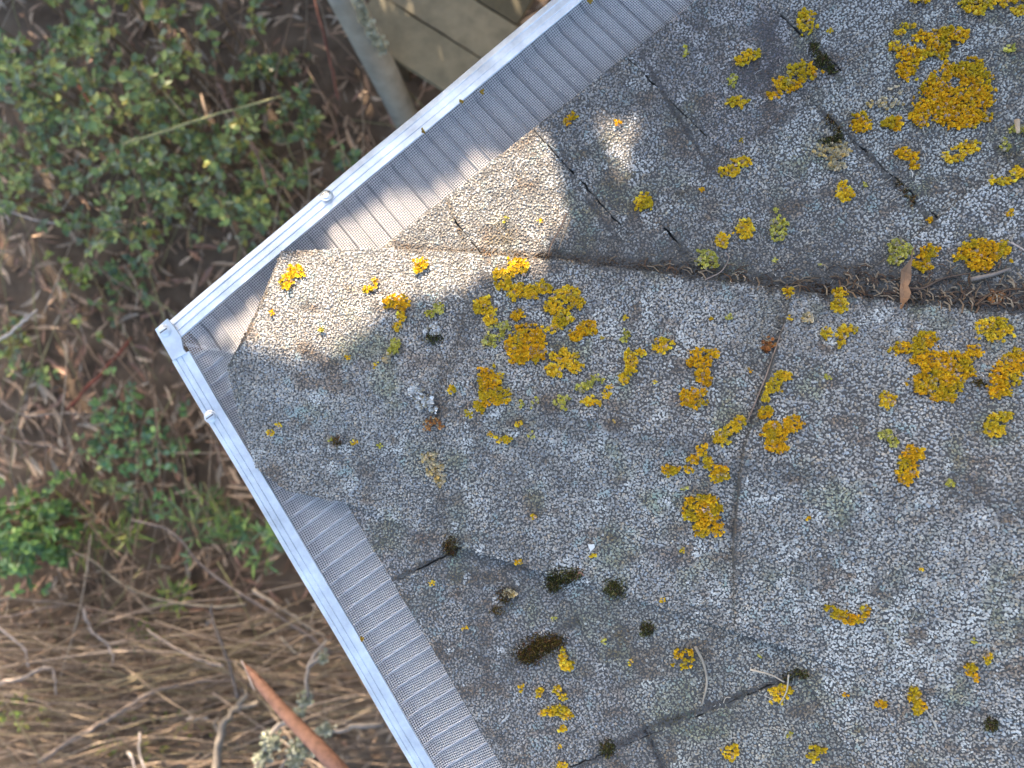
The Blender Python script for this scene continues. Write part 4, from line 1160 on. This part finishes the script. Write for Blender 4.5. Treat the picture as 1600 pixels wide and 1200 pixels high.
# dead stem thicket at the bottom ----------------------------------------
mb = MB()
for k in range(620):
    y0 = random.uniform(965, 1310); x0 = random.uniform(-160, 380); ln = random.uniform(120, 460)
    a = random.gauss(.02 + (y0 - 1050) * -.0008, random.choice([.12, .2, .5])); z = random.uniform(-2.52, -2.15)
    pts = []
    bend = random.gauss(0, .25)
    for q in range(5):
        t = q / 4; pts.append(at(x0 + ln * t, y0 + ln * t * math.tan(a) + bend * ln * t * (1 - t) + random.gauss(0, 3), z + random.gauss(0, .02) + .05 * t))
    P = smooth_path(pts, 3); r = random.uniform(.0014, .0045)
    V, Fs = tube(P, np.linspace(r, r * .4, len(P)), 4, False)
    mb.add(V, Fs, np.array(random.choice([(.30, .23, .17), (.22, .16, .115), (.36, .28, .22), (.16, .11, .075), (.26, .21, .13)])) * random.uniform(.7, 1.1))
o = mb.build('dead_stems', M['stem']); tag(o, 'matted thicket of thin tan dead stems', 'dead stems', None, 'stuff')
# thin dark stems between the green leaves, uncountable
mb = MB()
for k in range(330):
    x0, y0 = random.uniform(-60, 600), random.uniform(-80, 900); a = random.gauss(1.3, .5); ln = random.uniform(60, 260)
    z = random.uniform(-2.5, -2.2)
    P = smooth_path([at(x0, y0, z), at(x0 + ln * .5 * math.cos(a) + random.gauss(0, 8), y0 + ln * .5 * math.sin(a), z + .05), at(x0 + ln * math.cos(a), y0 + ln * math.sin(a), z)], 4)
    V, Fs = tube(P, random.uniform(.001, .0028), 4, False)
    mb.add(V, Fs, np.array(random.choice([(.20, .13, .09), (.30, .21, .15), (.14, .09, .06), (.24, .23, .11), (.36, .29, .22)])))
o = mb.build('bare_stems', M['stem']); tag(o, 'thin bare stems running through the undergrowth', 'stems', None, 'stuff')

def branch(pts, r0, r1, col, label, z=-2.3, name='dead_branch', cat='branch', side=(), grow=None, group='dead branches on the ground'):
    P = [at(q[0], q[1], q[2] if len(q) > 2 else z) for q in pts]
    Pp = smooth_path(P, 5); Pp[1:-1] += rng.normal(0, r0 * .35, Pp[1:-1].shape)
    o = empty(name, tuple(Pp[0])); tag(o, label, cat, group)
    rr = np.linspace(r0, r1, len(Pp)) * rng.uniform(.85, 1.15, len(Pp))
    V, Fs = tube(Pp - Pp[0], rr, 7)
    MB().add(V, Fs, col).build('limb', M['bark'], o, True)
    for sp in side:
        S = smooth_path([at(q[0], q[1], q[2] if len(q) > 2 else z) for q in sp], 4); S[1:-1] += rng.normal(0, r1 * .3, S[1:-1].shape)
        V, Fs = tube(S - Pp[0], np.linspace(r1 * 1.1, r1 * .4, len(S)), 5)
        MB().add(V, Fs, col).build('twig', M['bark'], o, True)
    if grow:
        for gx_, gy_, gr in grow:
            c0 = at(gx_, gy_, z) - Pp[0]; m = int(gr * gr * .55)
            Q = c0 + rng.normal(0, 1, (m, 3)) * gr * .42 * (H - z) / F * np.array([1, 1, .5])
            c = np.array([(.40, .42, .34), (.50, .52, .44), (.33, .36, .26)])[rng.integers(0, 3, m)]
            m2 = MB(); lobes(m2, Q, unit(rng.normal(0, .6, (m, 3)) + np.array([0, 0, 1])), np.full(m, .0055), c)
            m2.build('lichen_tuft', M['lichen'], o)
    return o
GR = (.20, .16, .14); GT = (.27, .21, .17); DK = (.13, .11, .10); LT = (.42, .36, .33)
branch([(-40, 920), (0, 933), (100, 943), (213, 967), (330, 1000)], .008, .004, (.26, .19, .14), 'long smooth tan stem entering from the border, top of the thicket')
branch([(-20, 968), (40, 958), (95, 945)], .005, .003, GT, 'short tan stem meeting the long smooth one from below')
branch([(113, 860), (150, 880), (190, 912), (250, 937), (330, 948), (385, 944)], .003, .006, (.24, .20, .15), 'thin arched branch crossing the grass tufts', z=-2.2)
branch([(205, 812), (268, 830), (312, 880), (372, 925), (440, 965), (520, 1020)], .004, .007, GR, 'angled grey brown branch running under the lower gutter', z=-2.2)
branch([(330, 943), (332, 968), (350, 1015), (362, 1050), (372, 1090)], .004, .007, DK, 'dark knobbly upright twig above the thick forked branch', z=-2.1, side=[[(330, 968), (322, 975), (325, 968)]])
branch([(335, 1215), (345, 1150), (362, 1112), (402, 1098)], .017, .009, (.19, .16, .13), 'thick grey forked branch rising from the bottom border', z=-2.1, side=[[(345, 1150), (335, 1130), (340, 1120)], [(372, 1100), (385, 1085), (378, 1075)]])
branch([(510, 1000), (487, 1030), (479, 1060), (480, 1090), (465, 1112), (430, 1140), (405, 1190), (395, 1230)], .004, .008, (.26, .23, .21), 'crooked twig overgrown with grey lichen tufts, crossing behind the cut stem', z=-1.5,
       side=[[(484, 1040), (505, 1025), (512, 1018)]], grow=[(478, 1095, 12), (466, 1112, 9), (424, 1158, 17), (410, 1185, 14), (505, 1028, 10)])
branch([(600, 1130), (540, 1140), (505, 1145), (470, 1165), (430, 1210)], .008, .004, (.24, .21, .19), 'lichen tufted twig on the gutter side of the cut stem', z=-1.5, grow=[(468, 1172, 18), (512, 1138, 10), (500, 1142, 8), (460, 1190, 12)])
branch([(-30, 322), (20, 332), (62, 345), (140, 352)], .003, .005, LT, 'pale bare twig under the green shrubs at the border', side=[[(5, 330), (14, 345), (12, 350)]])
branch([(-20, 540), (8, 525), (30, 508), (58, 484)], .007, .003, (.50, .45, .42), 'pale whitish twig poking in from the border', z=-1.9, side=[[(25, 512), (38, 498), (42, 488)]])
branch([(-20, 610), (20, 640), (52, 650), (115, 645), (140, 662), (165, 662)], .006, .003, GT, 'forked grey twig on brown litter, its upper arm', side=[[(40, 648), (62, 670), (72, 705), (66, 745)]])
branch([(-20, 672), (30, 690), (90, 700)], .005, .003, GR, 'short twig below the forked grey one')
branch([(-10, 975), (20, 998), (38, 1015), (45, 1042)], .004, .003, LT, 'hooked pale twig over the mat of stems', z=-2.15)
branch([(-30, 1075), (30, 1060), (75, 1042), (85, 1060), (88, 1085)], .008, .003, (.28, .23, .2), 'tan branch with a downward hook near the border', z=-2.1)
branch([(60, 1190), (140, 1140), (190, 1110), (230, 1085), (300, 1065), (400, 1060)], .010, .004, (.22, .17, .14), 'long diagonal branch climbing out of the bottom corner', z=-2.15, side=[[(190, 1110), (215, 1105), (232, 1092)]])
branch([(130, 950), (140, 980), (160, 1000), (175, 1020), (175, 1040)], .007, .003, (.30, .25, .22), 'broken pale stub with a bent end in the thicket', z=-2.15, side=[[(165, 1005), (185, 1003), (197, 1000)]])
branch([(230, 983), (262, 1005), (310, 1030), (350, 1040)], .004, .006, (.30, .24, .20), 'straight pale stick with a rounded tip', z=-2.1)
branch([(395, 920), (430, 945), (470, 970), (510, 1000)], .008, .005, (.32, .26, .2), 'stick with a pale round cut end near the gutter', z=-2.2)
branch([(200, 1175), (208, 1190), (215, 1215)], .005, .004, (.34, .30, .28), 'short upright peg at the bottom border', z=-2.1)
branch([(218, 1145), (218, 1175), (230, 1210)], .004, .004, (.34, .30, .28), 'second upright twig beside the peg at the bottom', z=-2.1)
branch([(292, 1124), (325, 1121)], .006, .005, (.45, .40, .36), 'short pale broken piece lying on the thicket', z=-2.15)
branch([(438, 995), (465, 1022)], .005, .004, (.38, .33, .26), 'small pale stub near the lichen tufted twig', z=-2.2)
branch([(195, 228), (205, 222), (320, 185), (440, 150)], .005, .003, (.26, .26, .13), 'long arching green brown stem across the shrubs', z=-1.75)
branch([(228, 112), (262, 148), (288, 180)], .005, .004, (.24, .20, .12), 'straight bare stick with a pale cut end among leaves', z=-1.9)
branch([(150, 360), (200, 352), (290, 320), (345, 285), (470, 235)], .003, .002, (.16, .12, .08), 'thin dark stem linking the lower shrubs', z=-2.1)
branch([(487, -20), (505, 50), (517, 100), (528, 155)], .006, .005, (.20, .085, .06), 'red brown cane beside the wooden post', z=-2.2, cat='cane', group='reddish canes')
branch([(122, 133), (136, 155), (152, 182)], .005, .004, (.34, .12, .07), 'short bright rust coloured cane in the green thicket', z=-1.95, cat='cane', group='reddish canes')
branch([(105, 640), (150, 592), (205, 528)], .008, .006, (.22, .07, .045), 'dark red stick lying on the litter', z=-2.4, cat='stick', group='reddish canes')
branch([(340, 130), (352, 152), (368, 185), (400, 240), (420, 300)], .007, .004, (.22, .14, .11), 'pinkish brown cane sinking between shrubs', z=-2.1, cat='cane', group='reddish canes')
branch([(180, 100), (200, 180), (215, 260), (235, 340)], .005, .003, (.18, .12, .09), 'slender upright cane through the middle shrub', z=-2.0, cat='cane', group='reddish canes')

# cut, bare stem leaning up towards the camera ---------------------------------
P = smooth_path([at(377, 1033, -1.15), at(398, 1058, -1.12), at(440, 1108, -1.05), at(535, 1208, -.92), at(640, 1330, -1.1), at(720, 1500, -1.7), at(760, 1600, -2.62)], 6)
cs = empty('cut_stem', tuple(P[-1])); tag(cs, 'smooth reddish brown bare stem with a slanting pointed cut', 'stem')
rr = np.interp(np.arange(len(P)), [0, 3, 7, 14, 20, 28, len(P) - 1], [.0012, .0058, .0112, .0155, .0185, .024, .03])
V, Fs = tube(P - P[-1], rr, 14)
MB().add(V, Fs, (.33, .175, .125)).build('bare_wood', M['stem'], cs, True)
Q = smooth_path([at(377, 1032, -1.143), at(388, 1056, -1.108), at(397, 1078, -1.085)], 4)
V, Fs = tube(Q - P[-1], [.0014] * len(Q), 5); MB().add(V, Fs, (.50, .44, .44)).build('bark_strip', M['bark'], cs)

# wooden post and platform ------------------------------------------------
def board(p0, p1, wd, th, z, col, name, parent, org):
    a, b = at(*p0, z)[:2], at(*p1, z)[:2]; d = unit(b - a); n_ = np.array([-d[1], d[0]])
    m = 10; t = np.linspace(0, 1, m); L = a + (b - a) * t[:, None]
    A = L + n_ * wd / 2 + n_ * rng.normal(0, .0015, (m, 1)); B = L - n_ * wd / 2 + n_ * rng.normal(0, .0015, (m, 1))
    poly = np.vstack([B, A[::-1]])
    V, Fs = prism(poly, z - th, z); V = V - org
    V[:len(poly), 2] -= 0
    return MB().add(V, Fs, col).build(name, M['wood'], parent)
org = at(700, 60, GZ)
pl = empty('wooden_platform', tuple(org)); tag(pl, 'old olive brown plank platform beyond the gutter at the top border', 'platform')
zb = -2.05
d = np.array([.87, .50]); 
for k, (ox, col) in enumerate([((0, 0), (.20, .175, .115)), ((1, 0), (.22, .19, .125)), ((2, 0), (.10, .085, .05))]):
    off = k * 72
    s = np.array([560, 15]) + np.array([.5, -.87]) * off * 1.02
    e_ = np.array([705, 108]) + np.array([.5, -.87]) * off * 1.02
    board(tuple(s + d * 8), tuple(e_ + d * 55), .168, .03, zb - .003 * k, col, 'plank', pl, org)
for px_, py_ in ((600, 30), (735, 90)):
    a = at(px_, py_, zb - .03); V, Fs = box(a[0] - .03, a[0] + .03, a[1] - .03, a[1] + .03, GZ - .05, zb - .032)
    MB().add(np.array(V) - org, Fs, (.10, .08, .05)).build('leg', M['wood'], pl)
# round grey post leaning outwards
P = smooth_path([at(652, 225, GZ - .03), at(618, 150, -2.2), at(572, 60, -1.85), at(528, -25, -1.62)], 5)
po = empty('wooden_post', tuple(P[0])); tag(po, 'weathered grey green round post with a pale lichen streak', 'post')
V, Fs = tube(P - P[0], np.linspace(.056, .054, len(P)), 14); MB().add(V, Fs, (.25, .245, .215)).build('shaft', M['wood'], po, True)
mbp = MB()
Q = smooth_path([at(556, -10, -1.55), at(568, 25, -1.62), at(584, 55, -1.72), at(598, 78, -1.85)], 8)
m = 420
idx = rng.integers(0, len(Q), m)
pts = Q[idx] + rng.normal(0, .006, (m, 3)) * np.array([1, 1, .6])
lobes(mbp, pts - P[0], np.broadcast_to(np.array([0, 0, 1.0]), pts.shape), np.full(m, .008), np.array([(.50, .52, .42), (.62, .62, .52)])[rng.integers(0, 2, m)])
mbp.build('lichen_streak', M['lichen'], po)

# ---------------------------------------------------------------- added trees, unseen, shaped to shade the place
SUNPATCH = [[(352, 582), (396, 495), (436, 436), (470, 392), (520, 330), (610, 262), (690, 300), (800, 215), (850, 205), (882, 292), (892, 345), (866, 372), (852, 404), (858, 430), (765, 442), (700, 458), (640, 478), (590, 500), (562, 522), (540, 552), (440, 568)],
            [(866, 180), (990, 160), (1015, 222), (985, 275), (950, 318), (905, 290)],
            [(478, 330), (478, 290), (512, 268), (545, 292), (535, 325)],
            [(278, 545), (300, 512), (430, 412), (450, 420), (330, 530)]]
patch_w = []
for poly in SUNPATCH:
    w_ = []
    for px, py in poly:
        p, n_ = hit(px, py)
        if p is None: p = at(px, py, -.012)
        w_.append(p)
    patch_w.append(np.array(w_))
h1 = unit(np.cross(SDIR, np.array([0, 0, 1.0]))); h2 = np.cross(h1, SDIR)
patch2 = [[(float(p @ h1), float(p @ h2)) for p in w_] for w_ in patch_w]

def shade_tree(name, trunk_xy, y0, y1, x0, x1, z0, z1, nleaf, size, label, carve=True, big=.0):
    o = empty(name, (trunk_xy[0], trunk_xy[1], GZ)); tag(o, label, 'tree', 'added shade trees out of view')
    org_ = np.array([trunk_xy[0], trunk_xy[1], GZ])
    tp = smooth_path([org_ - np.array([0, 0, .1]), org_ + np.array([.05, .02, 1.0]), org_ + np.array([-.03, -.05, 2.2]), org_ + np.array([.05, .0, z1 - GZ - .2])], 5)
    V, Fs = tube(tp - org_, np.linspace(.07, .02, len(tp)), 9); MB().add(V, Fs, (.14, .11, .08)).build('trunk', M['bark'], o, True)
    n = nleaf
    P = np.c_[rng.uniform(x0, x1, n), rng.uniform(y0, y1, n), rng.uniform(z0, z1, n)]
    # uneven outline
    edge = .12 * (fbm(P[:, 0] * 4, P[:, 2] * 4, 3) - .5)
    P[:, 1] += edge * 2
    if big:                                    # smaller leaves packed round the sun gaps to shape their edges
        q = np.concatenate([np.array(w_) for w_ in patch_w]); m = int(n * big)
        tt = rng.uniform(1.25, 1.55, m); base = q[rng.integers(0, len(q), m)] + rng.normal(0, .11, (m, 3)) * np.array([1, .3, 1])
        P[:m] = base + SDIR * tt[:, None]
    D = unit(rng.normal(0, 1, (n, 3)) + np.array([0, -.3, -.2])); Nn = unit(rng.normal(0, .6, (n, 3)) + SDIR)
    L = rng.uniform(.7, 1.3, n) * size
    if big: L[:int(n * big)] *= .5
    if carve:  # leaves dropped along the sun direction so the lit patches stay open
        k = np.ones(n, bool)
        for pl2 in patch2:
            for fr_ in (0, .25, .5, .75, 1.0):
                c = P + D * (L * fr_)[:, None]; k &= ~poly_mask(c @ h1, c @ h2, pl2)
        P, D, Nn, L = P[k], D[k], Nn[k], L[k]; n = len(P)
    V, Fs, cc = many_leaves(P - org_, D, Nn, L, L * .33, GP[rng.integers(0, 5, n)] * .33, .15)
    f = MB().add(V, Fs, cc).build('crown', M['leaf'], o); f['kind'] = 'stuff'
    # limbs
    for k in range(10):
        zz = rng.uniform(z0 + .1, z1 - .1); s_ = np.array([org_[0], org_[1], zz - .2]); e_ = np.array([rng.uniform(x0, x1), rng.uniform(y0, y1) + .1, zz])
        c = np.linspace(0, 1, 8)[:, None]; pth = s_ + (e_ - s_) * c
        a, b = pth @ h1, pth @ h2
        if carve and any(poly_mask(a, b, [(q[0], q[1]) for q in pl2]).any() for pl2 in patch2): continue
        V, Fs = tube(pth - org_, np.linspace(.02, .005, 8), 5); MB().add(V, Fs, (.14, .11, .08)).build('limb', M['bark'], o, True)
    return o
tc = C2 * 0
shade_tree('added_shade_tree', (-.55, 2.15), 1.45, 1.95, -1.55, .75, -.55, 1.35, 50000, .056, 'added unseen evergreen, its crown cut open for the sun patches', big=.24)
shade_tree('added_shade_tree', (-1.2, 3.1), 2.75, 3.5, -4.2, 3.2, -2.55, -.55, 18000, .10, 'added unseen evergreen hedge that keeps the sun off the ground', carve=True)
